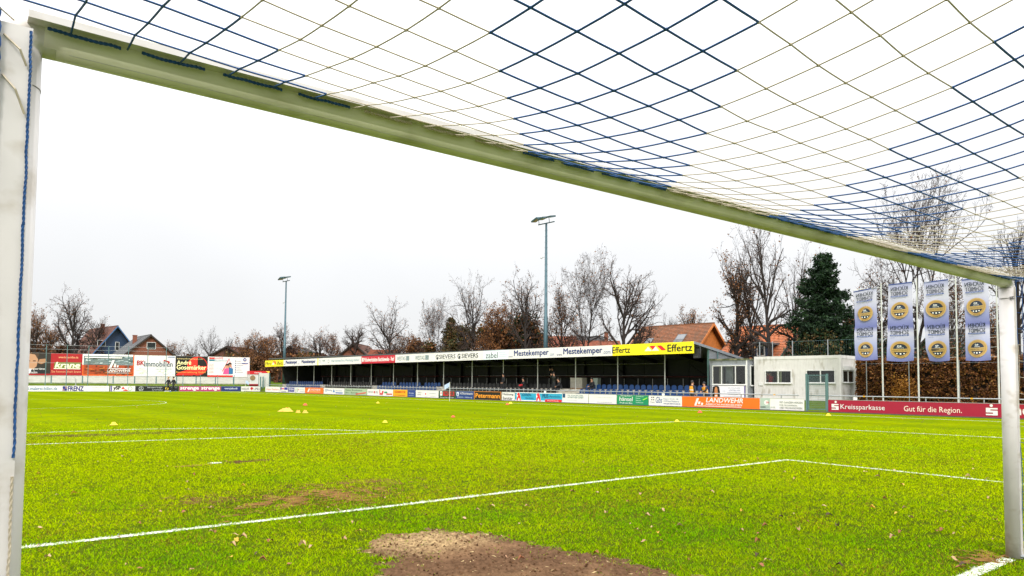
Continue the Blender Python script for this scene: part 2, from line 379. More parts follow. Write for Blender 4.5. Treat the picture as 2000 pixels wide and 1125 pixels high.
# crumbs of soil and straw on the mud
rs = np.random.RandomState(88); n = 5200; x = rs.uniform(-1.7, 1.2, n); y = rs.uniform(.4, 4.4, n)
ok = (sdist(np.stack([x, y], 1), MUD)+(fbm(x, y, 5, 3)-.5)*.35 > -.04); x = x[ok]; y = y[ok]; n = len(x); sz_ = .004+.012*rs.rand(n)**3
tet = np.array([[-1, -.6, 0], [1, -.7, 0], [.1, 1, 0], [0, 0, 1.1]]); a = rs.rand(n)*6.283; ca, sa = np.cos(a), np.sin(a)
st_ = np.where(rs.rand(n) < .12, 3.5, 1.); V = tet[None]*sz_[:, None, None]; V[:, :, 0] *= st_[:, None]; V[:, :, 1:] /= st_[:, None, None]**.6
V = np.stack([V[:, :, 0]*ca[:, None]-V[:, :, 1]*sa[:, None]+x[:, None], V[:, :, 0]*sa[:, None]+V[:, :, 1]*ca[:, None]+y[:, None], V[:, :, 2]+.006+.02*(fbm(x, y, 22, 15)-.35).clip(0)[:, None]], 2)
F = (np.arange(n)[:, None, None]*4+np.array([[0, 1, 3], [1, 2, 3], [2, 0, 3]])[None]).reshape(-1, 3)
cc = np.where((st_ > 2)[:, None], np.array([.35, .26, .13]), np.array([.07, .036, .018]))*rs.uniform(.4, 1.6, n)[:, None]
me = np_mesh('soil_crumbs', V.reshape(-1, 3), F, np.repeat(cc, 4, 0)); me.materials.append(SOILM); tag(link(bpy.data.objects.new('soil_crumbs', me)), 'crumbs of dark soil and bits of straw on the bare mud patch', 'soil', None, 'stuff')

# ------------------------------------------------------------------ grass blades round the goal
NB = 1100000
rs = np.random.RandomState(5)
u = rs.rand(NB); p = -.75; r0, r1 = 2.6, 30.
rr = (r0**(p+1.)+u*(r1**(p+1.)-r0**(p+1.)))**(1/(p+1.))
an = YAW+rs.uniform(-.66, .66, NB); x = CAM[0]+rr*np.sin(an); y = CAM[1]+rr*np.cos(an)
sd_ = sdist(np.stack([x, y], 1), MUD)+(fbm(x, y, 5, 3)-.5)*.35
bare = np.exp(-(((x+.1)/1.5)**2+((y-6.75)/.75)**2))*.75 + np.exp(-(((x-.45)/.35)**2+((y-11.35)/.22)**2))*1.1 + np.exp(-(((x+1.)/3.2)**2+((y-20.)/1.)**2))*.3
bare += np.exp(-(((x-3.35)/.35)**2+((y-.15)/.2)**2))
patch = fbm(x, y, .9, 41); fine = fbm(x, y, 5, 45)
keep = (sd_ < -.0) | (rs.rand(NB) < .75*np.exp(-np.clip(sd_, 0, 9)/.07)) | ((rs.rand(NB) < .04) & (sd_ < .5)); keep &= rs.rand(NB) > bare*(.35+1.1*fine)
tuft = .55*vnoise(x, y, 15, 52)+.45*vnoise(x, y, 31, 53)
keep &= rs.rand(NB) > np.clip((fbm(x, y, 8, 51)-.60)*6, 0, .8)
keep &= rs.rand(NB) < np.clip((tuft-.22)*7+np.clip((rr-7)/14, 0, .8), .05, 1)
keep &= rs.rand(NB) < np.clip(1.-(rr-13)/17., 0, 1)
keep &= ~((np.abs(x-3.72) < .09) & (np.abs(y) < .09))
x, y, rr, patch, fine, bare, sd_ = [q[keep] for q in (x, y, rr, patch, fine, bare, sd_)]
n = len(x)
on = np.zeros(n, bool)
for (xa, ya, xb, yb, hw) in LINES:
    L2 = (xb-xa)**2+(yb-ya)**2; tt = ((x-xa)*(xb-xa)+(y-ya)*(yb-ya))/L2; ok = (tt >= 0) & (tt <= 1)
    dd = np.hypot(x-xa-tt*(xb-xa), y-ya-tt*(yb-ya)); on |= ok & (dd < hw*(.75+.6*rs.rand(n)))
on |= (np.hypot((x+.05)/.15, (y-11.38)/.12) < 1) & (rs.rand(n) < .4)
gap = fbm(x, y, 9, 71); on &= (gap < .52) | (rs.rand(n) < .35); on &= rs.rand(n) < .82
hgt = (.009+.015*rs.rand(n))*(.6+.9*fine)*(1+.012*rr); hgt[on] *= .8
wd = .0024+.00085*rr; az = rs.rand(n)*2*np.pi; ln = hgt*rs.uniform(.4, 1.8, n); la = rs.rand(n)*2*np.pi
bx, by = np.cos(az)*wd/2, np.sin(az)*wd/2
V = np.zeros((n, 3, 3)); V[:, 0] = np.stack([x-bx, y-by, np.full(n, -.002)], 1); V[:, 1] = np.stack([x+bx, y+by, np.full(n, -.002)], 1)
V[:, 2] = np.stack([x+np.cos(la)*ln, y+np.sin(la)*ln, hgt], 1)
g1 = np.array([.135, .33, .0]); g2 = np.array([.335, .425, .0]); g3 = np.array([.26, .16, .02]); g4 = np.array([.045, .12, .004])
k = np.clip(.15+(patch-.35)*1.5+(fbm(x, y, .13, 91)-.5)*1.1+rs.normal(0, .2, n)-.12+np.clip((rr-5)/11, 0, .95), 0, 1)[:, None]
c = g1*(1-k)+g2*k
q = (rs.rand(n) < .32-np.clip((rr-6)/40, 0, .22))[:, None]; c = np.where(q, g4*(1-k*.4)+g2*k*.4, c)
q = (rs.rand(n) < .05+bare*.5+np.clip((fbm(x, y, .5, 61)-.6)*1.5, 0, .2))[:, None]; c = np.where(q, g3*rs.uniform(.5, 1.2, n)[:, None], c)
c[on] = np.array([.78, .8, .72])*rs.uniform(.7, 1.05, on.sum())[:, None]
me = np_mesh('grass', V.reshape(-1, 3), np.arange(n*3).reshape(-1, 3), np.repeat(c, 3, 0)); me.materials.append(vcol_mat('grass_blade', .8, .2, 0))
tag(link(bpy.data.objects.new('grass', me)), 'short bright green grass blades on the pitch round the goal', 'grass', None, 'stuff')

# ------------------------------------------------------------------ raised ground beyond the barriers
TER = grass_ground('verge_grass', (.06, .10, .015), (.09, .12, .02))
b = MB(); x0, x1 = -140, 60
b.prism([(1.7, -.1), (2.25, .5), (160, .5), (160, -.1)], 'x', x0, x1)
tag(b.build('terrace_ground', TER, None, FR.p(0, 0, 0), FR.rot), kind='structure')
b = MB(); b.prism([(4.5, -.1), (6.5, .75), (12, 1.0), (200, 1.0), (200, -.1)], 'x', -130, 30)
tag(b.build('bank', TER, None, FL.p(0, 0, 0), FL.rot), kind='structure')
CON = mat('pale_concrete', (.42, .39, .33), .85, var=.2, scale=3, bump=.2, dirt=((.12, .11, .08), 2.5, .5, .7, (1, 1, 3)))
b = MB(); b.box(-60, -1, 6.2, 6.4, .0, .62)
tag(b.build('kerb', CON, None, FL.p(0, 0, 0), FL.rot), kind='structure')
b = MB(); b.box(-90, 60, -.0, .12, 0, .05)
tag(b.build('kerb', mat('dark_kerb', (.07, .065, .06), .9), None, FR.p(0, -.1, 0), FR.rot), kind='structure')

# ------------------------------------------------------------------ the goal
WHT = mat('white_paint_weathered', (.58, .55, .54), .45, var=.06, scale=5, dirt=((.30, .24, .16), 5, .54, .80, (1, 1, 1.5)))
goal = empty('football_goal', (0, 0, 0)); tag(goal, 'large white football goal with a blue and white net seen from inside, nearest the camera', 'goal')
def ell(rx, ry, n=28): return [(rx*math.cos(2*math.pi*i/n), ry*math.sin(2*math.pi*i/n)) for i in range(n)]
GREYL = mat('joint_grey', (.16, .15, .13), .6)
def post(X, sgn):
    b = MB(); b.prism([(X+u_, v_) for u_, v_ in ell(.06 if sgn < 0 else .056, .062)], 'z', -.02, 2.44)
    o = b.build('post', WHT, goal, smooth=False)
    for p_ in o.data.polygons: p_.use_smooth = len(p_.vertices) == 4
    b = MB(); xa = X+(-.045 if sgn < 0 else -.03)
    if sgn < 0: b.box(X-.03, X+.03, -.085, -.05, 0, 2.44); b.box(X-.046, X+.032, -.10, -.088, 0, 2.47)
    else: b.box(X-.012, X+.012, -.072, -.055, 0, 2.44)
    b.build('net_channel', WHT, goal)
    b = MB(); b.tube([(X, 0, 2.335), (X, 0, 2.3385)], .0612, 28); b.build('joint_seam', GREYL, goal)
    return o
post(-3.72, -1); post(3.74, 1)
WHTC = mat('white_paint_grass_bounce', (.68, .67, .50), .5, var=.08, scale=4, dirt=((.26, .25, .12), 5, .54, .80, (.6, 1, 1)))  # cream-green tint paints in the light bounced up from the grass
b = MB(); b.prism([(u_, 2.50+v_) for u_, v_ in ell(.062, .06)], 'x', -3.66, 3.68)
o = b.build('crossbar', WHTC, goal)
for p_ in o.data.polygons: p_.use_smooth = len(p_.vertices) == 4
b = MB()
b.box(-3.70, 3.70, -.105, -.05, 2.499, 2.503); b.box(-3.70, 3.70, -.108, -.1052, 2.497, 2.517); b.box(-3.70, 3.70, -.068, -.064, 2.5032, 2.516)
b.build('net_channel', WHT, goal)
for a_ in (238, 262):
    b = MB(); b.tube([(-3.6, .0585*math.cos(R(a_)), 2.5+.0585*math.sin(R(a_))), (3.6, .0585*math.cos(R(a_)), 2.5+.0585*math.sin(R(a_)))], .0025, 6); b.build('profile_rib', WHT, goal)
for sgn in (-1, 1):
    X = -3.72 if sgn < 0 else 3.735; b = MB(); pts = []
    for i in range(7):
        a = i/6*math.pi/2; pts.append((X-sgn*(.06-.06*math.cos(a)), 0, 2.44+.06*math.sin(a)))
    pts = [(X, 0, 2.437)]+pts+[(X-sgn*.09, 0, 2.50)]
    b.tube(pts, .0607, 28); o = b.build('corner_joint', WHT, goal, smooth=True)
b = MB()
for dx, dz in ((-.006, 2.328), (.012, 2.328), (-.006, 2.345), (.012, 2.345)):
    b.tube([(3.70+dx, -.070, dz), (3.70+dx, -.04, dz)], .0035, 8)
b.build('screw', mat('screw_dark', (.02, .02, .02), .5), goal)
# --- net
NETW = mat('net_cord_white', (.42, .36, .27), .8, var=.12, scale=60)
NETB = mat('net_cord_blue', (.004, .055, .19), .7, var=.2, scale=60)
CS = .139; X0 = -3.602; NI = 54; NJ = 17
def netp(i, j):
    X = X0+CS*i; X = max(-3.73, min(3.73, X)); Y = -.055-.1405*j
    if j == 0: return Vector((X, -.080, 2.488))
    LL = max(0., min(1., 1-(i-2)/9)); Y -= .07*min(1, (j-1)/2)*LL
    sag = math.sin(math.pi*min(1, max(0, (X+3.73)/7.46)))
    ends = min(1., (X+3.76)/.5, (3.80-X)/.9)
    z = 2.318+.0028*(j-8)**2
    z = min(z, 2.47)*(1)+(1-max(0, ends))*.03
    z += .02*LL-.045*sag*math.sin(math.pi*min(1, j/15.))
    if i == -1: X -= .055+.030*j
    rr_ = random.Random(i*97+j); return Vector((X+rr_.uniform(-.002, .002), Y+rr_.uniform(-.002, .002), z+rr_.uniform(-.001, .001)))
blue = {}; white = MB(); knots = MB()
def blue_at(n): return (n // 6) % 2 == 0
def cord(a, b_, n_, sag=.0006):
    mid = (a+b_)/2+Vector((0, 0, -sag)); isb = blue_at(n_)
    tgt = blue.setdefault(n_//12, MB()) if isb else white
    tgt.tube([a, mid, b_], .0028 if isb else .0020, 5, cap=False)
for i in range(-1, NI):
    for j in range(NJ+1):
        if i+1 < NI: cord(netp(i, j), netp(i+1, j), i+j) if j else None
        if j < NJ: cord(netp(i, j), netp(i, j+1), i+j)
        if j:
            pk = netp(i, j); tgt = blue.setdefault((i+j)//12, MB()) if blue_at(i+j) else white
            tgt.tube([pk+Vector((-.005, 0, 0)), pk, pk+Vector((.005, 0, 0))], [.001, .0048, .001], 5, cap=False)
zr = netp(0, NJ).z; Yb = -.055-.1405*NJ
for sgn, X in ((1, 3.745), (-1, -3.79)):
    def sp_(j, k_):   # side net, loose
        top = netp(NI-1 if sgn > 0 else -1, j).z; q = k_/17
        lo = math.sin(math.pi*q)*.03*math.sin(j*1.7+k_*.9)
        fl_ = -.030*j if sgn < 0 else 0
        return Vector((X+fl_+lo*.6, -.075-.139*j+lo*.5, top*(1-q)+.01))
    for j in range(NJ+1):
        for k_ in range(18):
            if j < NJ and k_: cord(sp_(j, k_), sp_(j+1, k_), j+k_+2, .012)
            if k_ < 17: cord(sp_(j, k_), sp_(j, k_+1), j+k_+2, 0)
for i in range(-4, NI+1, 1):
    Xi = -3.79+.1395*i
    for k_ in range(18):
        z1_, z2_ = 2.43*(1-k_/17), 2.43*(1-(k_+1)/17)
        if k_ < 17: cord(Vector((Xi, Yb-.02, z1_+.01)), Vector((Xi, Yb-.02, z2_+.01)), i+k_, 0)
        if i < NI and k_: cord(Vector((Xi, Yb-.02, z1_+.01)), Vector((Xi+.1395, Yb-.02, z1_+.01)), i+k_, .01)
net = tag(white.build('net', NETW, goal), kind='stuff')
for kk in sorted(blue): tag(blue[kk].build('blue_net_stripe', NETB, net), kind='stuff')
# lacing along the crossbar and down the posts
def lace(pts, r, tgt):
    for ph in (0, math.pi):
        q = [];
        for s_ in range(len(pts)-1):
            for m_ in range(6):
                t_ = m_/6; p_ = Vector(pts[s_])*(1-t_)+Vector(pts[s_+1])*t_; a = (s_*6+m_)*1.3+ph
                d_ = (Vector(pts[s_+1])-Vector(pts[s_])).normalized(); o1 = d_.orthogonal().normalized(); o2 = d_.cross(o1)
                q.append(p_+(o1*math.cos(a)+o2*math.sin(a))*r*.7)
        tgt.tube(q, r, 5)
lw, lb = MB(), MB(); xx = -3.655; k_ = 0
while xx < 3.6:
    ln_ = random.uniform(.17, .20); i_ = int((xx-X0)/CS)+1
    lace([(xx+ln_*q_/6, -.081+random.uniform(-.002, .002), 2.488+random.uniform(-.002, .002)) for q_ in range(7)], .0033, lb if blue_at(max(0, i_)) else lw)
    xx += ln_+.05
# cord running down the channels
z = 2.46
while z > .1:
    L_ = random.uniform(.25, .5)
    for X, o_ in ((-3.692, .0), (3.79, .02)):
        tgt = lb if z > 1.35 or random.random() < .2 else lw
        lace([(X+random.uniform(-.0015, .0015), -.106, z-L_*q_/8) for q_ in range(9)], .0024, tgt)
    z -= L_*.98 if z > 1.7 else L_+.04
lace([(-3.766+.004*math.sin(q_), -.112, 2.5-.1*q_) for q_ in range(16)], .005, lb)
for q_ in range(2):
    zz = 2.45-q_*.12+random.uniform(-.03, .03)
    lw.tube([(-3.75, -.10, zz), (-3.735+random.uniform(0, .02), -.125, zz-.04), (-3.70, -.108, zz-.07-random.uniform(0, .03))], .003, 5)
tag(lw.build('lacing_cord', NETW, goal), kind='stuff'); tag(lb.build('lacing_cord', NETB, goal), kind='stuff')
b = MB(); b.tube([(3.74, -.02, .02), (3.74, -2.4, .02)], .02, 8); b.tube([(-3.9, -2.46, .02), (3.74, -2.46, .02)], .02, 8)
b.build('ground_frame', GALV, goal)
for X in (-4.1, 3.95):
    b = MB(); b.tube([(X, -2.75, 0), (X, -2.75, 2.7)], .03, 10); b.tube([(X, -2.75, 2.68), (X*.95, -2.46, 2.44)], .003, 5)
    b.build('net_support', GALV, goal)
# ------------------------------------------------------------------ touchline boards (right)
RB = 'advertising boards along the right touchline barrier'
LBG = 'advertising boards along the far barrier'
def S_logo(cx, col, bg):    # white S with a dot
    return [O(cx, .80, .105, col, n=18), P_([(cx-.022,.60),(cx+.024,.60),(cx+.024,.51),(cx-.010,.51),(cx-.010,.43),(cx+.024,.43),(cx+.024,.16),(cx-.022,.16),(cx-.022,.25),(cx+.012,.25),(cx+.012,.34),(cx-.022,.34)], col)]
W_ = 'e2dddc'
def lw_logo(x, y, s, c):   # leaning L with two blocks and a bar
    return [P_([(x+.25*s, y+1.*s*2), (x+.5*s, y+1.*s*2), (x+.25*s, y), (x, y)], c), P_([(x+.42*s, y+.9*s), (x+.75*s, y+.9*s), (x+.68*s, y+.3*s), (x+.36*s, y+.3*s)], c), P_([(x+.85*s, y+.6*s), (x+1.05*s, y+.6*s), (x+.98*s, y+.1*s), (x+.78*s, y+.1*s)], c)]
def B(l, r, t, bt, base, els, label, **k): return sign('advertising_board', FR, l, r, t, bt, 0, base, els, label, 'advertising board', RB, zz=(.02, k.get('h', .70)))
B(1616, 1969, 785, 810, '9c0f32', [O(.215*.16+.02, .82, .09, W_, n=16)]+
  [P_([(.028,.66),(.073,.66),(.073,.57),(.045,.57),(.045,.49),(.073,.49),(.073,.20),(.028,.20),(.028,.29),(.056,.29),(.056,.38),(.028,.38)], W_),
   T('Kreissparkasse', .085, .17, .355, .66, W_, .004), T('Gut für die Region.', .465, .14, .775, .66, 'efd9c8', .004), O(.922, .84, .095, W_, n=16),
   P_([(.895,.68),(.952,.68),(.952,.58),(.917,.58),(.917,.50),(.952,.50),(.952,.18),(.895,.18),(.895,.28),(.930,.28),(.930,.37),(.895,.37)], W_)],
  'long crimson board with white lettering and two white S emblems, right of the mesh gate')
sign('advertising_board', FR, 1972, 2110, 785, 815, 0, '9a0e2a', [T('ne', .09, .25, .28, .7, W_, .02)], 'crimson board behind the right goalpost showing only the letters ne', 'advertising board', RB, zz=(.02, .70))
B(1484, 1571, 775, 802, W_, [Q(.01,.02,.24,.98,'a9b8ae'), O(.155,.62,.20,W_,ri=.12,n=24,a0=30,a1=330), O(.155,.62,.15,W_), T('m', .155,.55,.215,.70,'c2182b',.03), T('BARANG', .02,.16,.14,.32,'20302c',.01), T('GRUPPE', .15,.17,.36,.31,'9aa5a0',0),
  T('MIT GANZEM HERZEN', .46,.60,.97,.76,'67736f',0), T('FÜR FACHHANDEL', .46,.38,.86,.54,'67736f',0), T('UND FACHHANDWERK', .46,.15,.97,.31,'67736f',0)],
  'white board with grey square logo and three lines of print, left of the mesh gate')
B(1332, 1484, 770, 796, 'f36c14', lw_logo(.175, .18, .36*.25, W_)[:0]+[P_([(.205,.84),(.235,.84),(.20,.20),(.172,.20)],W_), P_([(.225,.55),(.255,.55),(.248,.30),(.222,.30)],W_), P_([(.265,.44),(.292,.44),(.287,.24),(.262,.24)],W_), Q(.175,.13,.78,.18,W_),
  T('LANDWEHR', .33,.50,.80,.90,W_,.035,.2), T('ABBRUCHUNTERNEHMEN', .32,.25,.79,.40,W_,.03,.2)], 'bright orange board with bold white slanted lettering on the right touchline')
B(1267, 1332, 770, 794, W_, [T('::', .08,.55,.17,.85,'1b1b1b',.06), T('Frenz', .06,.30,.18,.42,'555555',0), T('Gbs', .22,.30,.42,.88,'1d4a8c',.0,.3), T('Region 05 24 - 88', .46,.62,.90,.76,'30508c',0), T('33378 Rheda-Wiedenbrück', .46,.42,.93,.56,'30508c',0), T('www.gbs-elektrotechnik.de', .46,.18,.96,.33,'143c80',.02)],
  'white board with blue handwritten logo, between the orange board and the green board')
B(1205, 1266, 768, 792, '12875a', [T('Stephan', .12,.80,.50,.98,W_,.0), T('hänsel', .08,.38,.52,.80,W_,.02,.1), T('Profi am Bau', .10,.12,.50,.28,W_,.02), T('Maurerarbeiten', .62,.82,.86,.93,'cfe8da',0), T('Fliesen', .62,.62,.76,.73,'cfe8da',0), T('Betonbau', .62,.42,.78,.53,'cfe8da',0), T('Umbauten', .62,.22,.85,.34,'cfe8da',0), P_([(.82,.55),(.97,.78),(.99,.72),(.86,.50)],'8fe04a')],
  'dark green board with white lettering on the right touchline')
B(1150, 1204, 769, 790, W_, dash(.2,.68,.9,.03,'b9c0c0',3)+[T('www.steuerkanzlei.de', .30,.15,.85,.25,'7b8a90',0)], 'almost blank white board directly left of the green board')
B(1098, 1149, 769, 789, W_, [Q(.02,.55,.12,.95,'1a4468'), T('DR. SCHAUMLÖFFEL', .22,.72,.82,.90,'4d7c7c',0), T('& PARTNER GMBH', .22,.50,.82,.68,'4d7c7c',0)]+dash(.2,.25,.6,.03,'b8bcbc',4), 'white board with small dark blue square and grey green print')
APO = lambda x, w_: [P_([(x,.06),(x+w_,.06),(x+.8*w_,.66),(x+.62*w_,.99),(x+.2*w_,.99),(x+.05*w_,.70),(x+.12*w_,.40)],'f0ecea'), P_([(x+.05*w_,.08),(x+.30*w_,.08),(x+.45*w_,.36),(x+.58*w_,.36),(x+.70*w_,.08),(x+.95*w_,.08),(x+.78*w_,.62),(x+.60*w_,.95),(x+.28*w_,.95),(x+.12*w_,.72),(x+.35*w_,.62),(x+.14*w_,.38)],'e0182a')]
B(1006, 1098, 767, 787, '2b9fc4', [Q(0,0,1,.14,'f4f4f2'), Q(0,.93,1,1,'e8f0f2')]+APO(.03,.11)+APO(.46,.11)+[T('SONNEN-', .15,.60,.36,.90,'17486e',.01), T('Apotheke', .23,.24,.41,.48,'17486e',0), T('PIUS', .60,.45,.72,.88,'0f3a68',.02), T('-Apotheke', .73,.47,.97,.74,'17486e',0), Q(.655,.03,.995,.30,'e0202c'), T('Wissen für Gesunde', .70,.10,.93,.22,W_,.01)],
  'turquoise board with two red pharmacy figures and a red strip')
B(980, 1005, 765, 785, W_, [T('Heizung', .08,.55,.92,.88,'1c2430',.02), T('Sanitär', .08,.12,.86,.45,'1c2430',.02)], 'white board with two bold black words beside the black and orange board')
B(926, 979, 764, 783, '14100e', [Q(.0,.95,1,1,'d9822a'), Q(0,0,1,.05,'d9822a'), Q(0,.05,.02,.95,'d9822a'), Q(.98,.05,1,.95,'d9822a'), T('Petermann', .06,.24,.95,.76,'f29a2e',.04)], 'black board with bold orange lettering and orange border')
B(890, 925, 764, 782, '1a3a7a', [P_([(.05,.4),(.18,.4),(.18,.85),(.05,.85)],'dfe6f2'), P_([(.07,.47),(.16,.47),(.11,.8)],'1a3a7a'), T('H.Nortmann', .25,.55,.95,.88,W_,.0), T('Elektro - Heizung', .10,.12,.92,.32,'cfd8ea',0)], 'navy board with white lettering left of the black and orange board')
B(857, 889, 763, 781, '123c33', [Q(.08,.35,.22,.90,'f0f0f0'), P_([(.10,.5),(.19,.62),(.14,.85)],'d01c1c'), Q(.28,.33,.95,.88,'c8242a'), T('WEHR', .34,.38,.92,.84,'123c33',.05), T('Bauunternehmen', .1,.08,.92,.22,'dfe6e0',0)], 'dark green board with red word block just behind the corner flag')
B(812, 856, 762, 779, W_, [T('CENTRAL', .08,.60,.26,.74,'444444',0), T('Linde', .08,.32,.24,.5,'444444',0), Q(.38,.2,.52,.85,'e3e3e3'), O(.45,.5,.13,'d0243a')]+dash(.62,.55,.92,.05,'9aa0a6',6)+dash(.66,.22,.9,.04,'9aa0a6',7), 'white board with a small red rose mark in its middle, right touchline')
B(796, 811, 761, 778, '233c84', [T('Kreis', .2,.45,.8,.66,'c8d2ea',0)]+dash(.15,.2,.85,.05,'9fb0d8',8), 'narrow navy board right of the amber board')
B(768, 795, 760, 777, 'f2a81c', [T('SÜDBROCK', .1,.52,.9,.86,'b01818',.03)]+dash(.1,.2,.9,.06,'8a3010',9), 'amber yellow board with a dark red word')
B(717, 767, 759, 776, W_, [T('GROLES', .04,.45,.24,.68,'333333',0), O(.29,.55,.17,'c01a22',n=16), T('LKL', .34,.40,.44,.68,'333333',0), P_([(.50,.2),(.62,.2),(.66,.75),(.60,.75),(.58,.4),(.53,.45),(.52,.9),(.49,.9)],'c9303c'), Q(.76,.25,.98,.4,'c62a2a'), Q(.68,.45,.80,.66,'3d8a60')], 'white board with a red balloon mark and red swirl, centre of the touchline')
B(673, 716, 758, 774, 'a3b59a', [T('Reiner Brockmann', .05,.62,.80,.86,'203a2c',.0), T('Bau - Betrieb', .05,.25,.60,.48,'203a2c',0), P_([(.52,.08),(.98,.36),(.98,.50),(.52,.22)],'d84038')], 'grey green board with a slanted red stripe')
B(632, 672, 757, 773, W_, [O(.12,.6,.2,'3d6fa6',ri=.12), T('Kissing', .18,.45,.42,.78,'2a5a94',.0), P_([(.46,.35),(.56,.35),(.51,.85)],'2f74b8'), T('Elektromeister', .6,.52,.92,.72,'7a8ea8',0), Q(.6,.2,.94,.34,'2460a8')], 'white board with pale blue round logo')
B(596, 631, 756, 771, 'ee6a1c', [P_([(.2,.8),(.28,.8),(.2,.25),(.12,.25)],W_), T('LANDWEHR', .3,.50,.85,.80,W_,.03,.2), Q(.25,.25,.85,.36,'f7b07a')], 'small orange board near the far end of the right touchline')
B(578, 595, 756, 770, W_, [Q(.08,.2,.25,.8,'b9c2b2'), O(.32,.62,.12,'d04050')]+dash(.45,.55,.95,.06,'9aa4b0',11)+dash(.45,.25,.95,.06,'9aa4b0',12), 'white board with faint print left of the small orange board')
B(563, 577, 756, 770, W_, [Q(.0,.2,.85,.9,'2a2c8e'), T('JKBA', .08,.32,.78,.8,W_,.02)], 'white board with a deep blue word block near the far corner')
B(547, 562, 755, 769, W_, [Q(.05,.5,.2,.9,'3b2d94'), Q(.55,.5,.98,.9,'2b2c96'), Q(.25,.55,.5,.8,'e0506a'), T('Lohmann', .15,.1,.8,.35,'30507a',.0)], 'white board with violet blocks near the far corner')
B(518, 546, 755, 768, W_, [T('Hugos Gasthaus', .08,.30,.95,.68,'e07050',.0)], 'white board with thin orange print, last before the far corner')

# steel rail on posts behind the boards
rl = empty('barrier_rail', FR.p(40, .28, 0), FR.rot); tag(rl, 'galvanised tube rail on short posts behind the right touchline boards', 'rail')
b = MB(); b.tube([(39-8.6+.6, 0, .89), (52, 0, .89)], .03, 8); b.build('rail', GALV, rl)
b = MB(); b.tube([(-35, 0, .89), (40-9.6, 0, .89)], .03, 8); b.build('rail', GALV, rl)
pm_ = MB(); pm_.tube([(0, 0, 0), (0, 0, .87)], .028, 6); pme = pm_.mesh('rail_post', GALV)
s = -9.
while s < 74:
    if not 7.7 < s < 9.4: inst(pme, 'rail_post', rl, (40-s, 0, 0))
    s += 2.45
cl_ = MB(); cl_.box(-.05, .05, -.045, .0, .86, .93); clm = cl_.mesh('rail_clip', mat('yellow_plastic', 'd8a018', .5))
for px in (1688, 1898, 1513): inst(clm, 'rail_clip', rl, (40-FR.hit(px, 776, .28)[0], 0, 0))
cl_ = MB(); cl_.box(-.09, .09, -.05, .0, .66, .84); clw = cl_.mesh('small_plate', mat('white_plastic', 'e8e8e4', .5))
for px in (1671, 1296, 1065): inst(clw, 'small_plate', rl, (40-FR.hit(px, 780, .28)[0], 0, 0))

# mesh gate
sg, _ = FR.hit(1617, 800, .0); gt = empty('mesh_gate', FR.p(sg, .02, 0), FR.rot)
s1_, zt = FR.hit(1575, 731, .0); Wg = s1_-sg
tag(gt, 'green grey welded mesh gate between two square posts, gap in the touchline barrier', 'gate')
for x_ in (-Wg, -.03):
    b = MB(); b.box(x_-.05, x_+.05, -.05, .05, 0, zt+.03); b.build('gate_post', TEAL, gt)
b = MB(); b.box(-Wg+.07, -Wg+.12, -.02, .02, .12, zt-.03); b.box(-.13, -.09, -.02, .02, .12, zt-.03)
b.box(-Wg+.12, -.13, -.018, .018, .12, .16); b.box(-Wg+.12, -.13, -.018, .018, zt-.07, zt-.03); b.box(-Wg+.12, -.13, -.016, .016, zt-.55, zt-.52); b.build('gate_frame', TEAL, gt)
b = MB(); z = .2
while z < zt-.08: b.box(-Wg+.12, -.13, -.004, .004, z-.004, z+.004); z += .10
x = -Wg+.17
while x < -.14: b.box(x-.003, x+.003, -.010, -.004, .16, zt-.07); x += .055
tag(b.build('wire_mesh', TEAL, gt), kind='stuff'); b = MB(); b.tube([(-.12, -.06, 1.0), (-.24, -.06, 1.0)], .012, 6); b.build('handle', GALV, gt)

# ------------------------------------------------------------------ far boards on the low barrier
def F(l, r, base, els, label): return sign('advertising_board', FL, l, r, 754, 764, 0, base, els, label, 'advertising board', LBG, zz=(.0, .66))
F(30, 119, W_, [T('fahrrad-malerei-billen.de', -.0+.02,.22,.92,.78,'2c6c98',.01)], 'white board with teal web address at the left goalpost on the far barrier')
F(119, 213, W_, [Q(.03,.1,.12,.9,'1c2a78'), Q(.03,.1,.07,.45,'8a6a80'), Q(.08,.5,.12,.9,'8a6a80'), T('FRENZ', .14,.12,.46,.88,'1c1f78',.04)]+dash(.64,.65,.95,.05,'a0a6ac',1)+dash(.64,.25,.95,.05,'b0b6bc',2), 'white board with bold dark blue capitals on the far barrier')
F(214, 264, W_, [Q(.0,0,.03,1,'3a2a86'), Q(.05,0,.09,1,'3a2a86'), T('ySP', .15,.15,.42,.95,'151515',.05), P_([(.45,.45),(.6,.45),(.52,.9)],'d02020'), P_([(.5,.1),(.75,.1),(.62,.4)],'d02020'), O(.80,.5,.36,'7aa890',ri=.28)], 'white board with purple bars, black letters and red triangles')
F(264, 349, '10131a', [O(.13,.5,.38,'cfd4da',ri=.33), P_([(.125,.86),(.135,.86),(.135,.5),(.125,.5)],'cfd4da'), P_([(.13,.5),(.085,.25),(.09,.2),(.135,.47)],'cfd4da'), P_([(.13,.5),(.175,.25),(.17,.2),(.125,.47)],'cfd4da'), T('Sternpark Krüger', .27,.55,.62,.85,'c8ccd2',0), T('AUTOMOBILE', .38,.2,.62,.38,'c8ccd2',0), O(.72,.55,.26,'e6c43a',ri=.15), Q(.69,.02,.78,.12,W_)]+dash(.82,.65,.97,.05,'888e98',2), 'black board with a silver three pointed star in a ring')
F(350, 390, 'a8326e', [T('strenge', .05,.15,.95,.85,'f4e8ee',.05)], 'magenta board with white outlined word, left one of the pair')
F(391, 431, 'a8326e', [T('strenge', .05,.15,.95,.85,'f4e8ee',.05)], 'magenta board with white outlined word, right one of the pair')
F(432, 470, '16286c', [T('venjakob', .16,.3,.84,.75,'d8e0f0',.01)], 'dark blue board with a pale word on the far barrier')
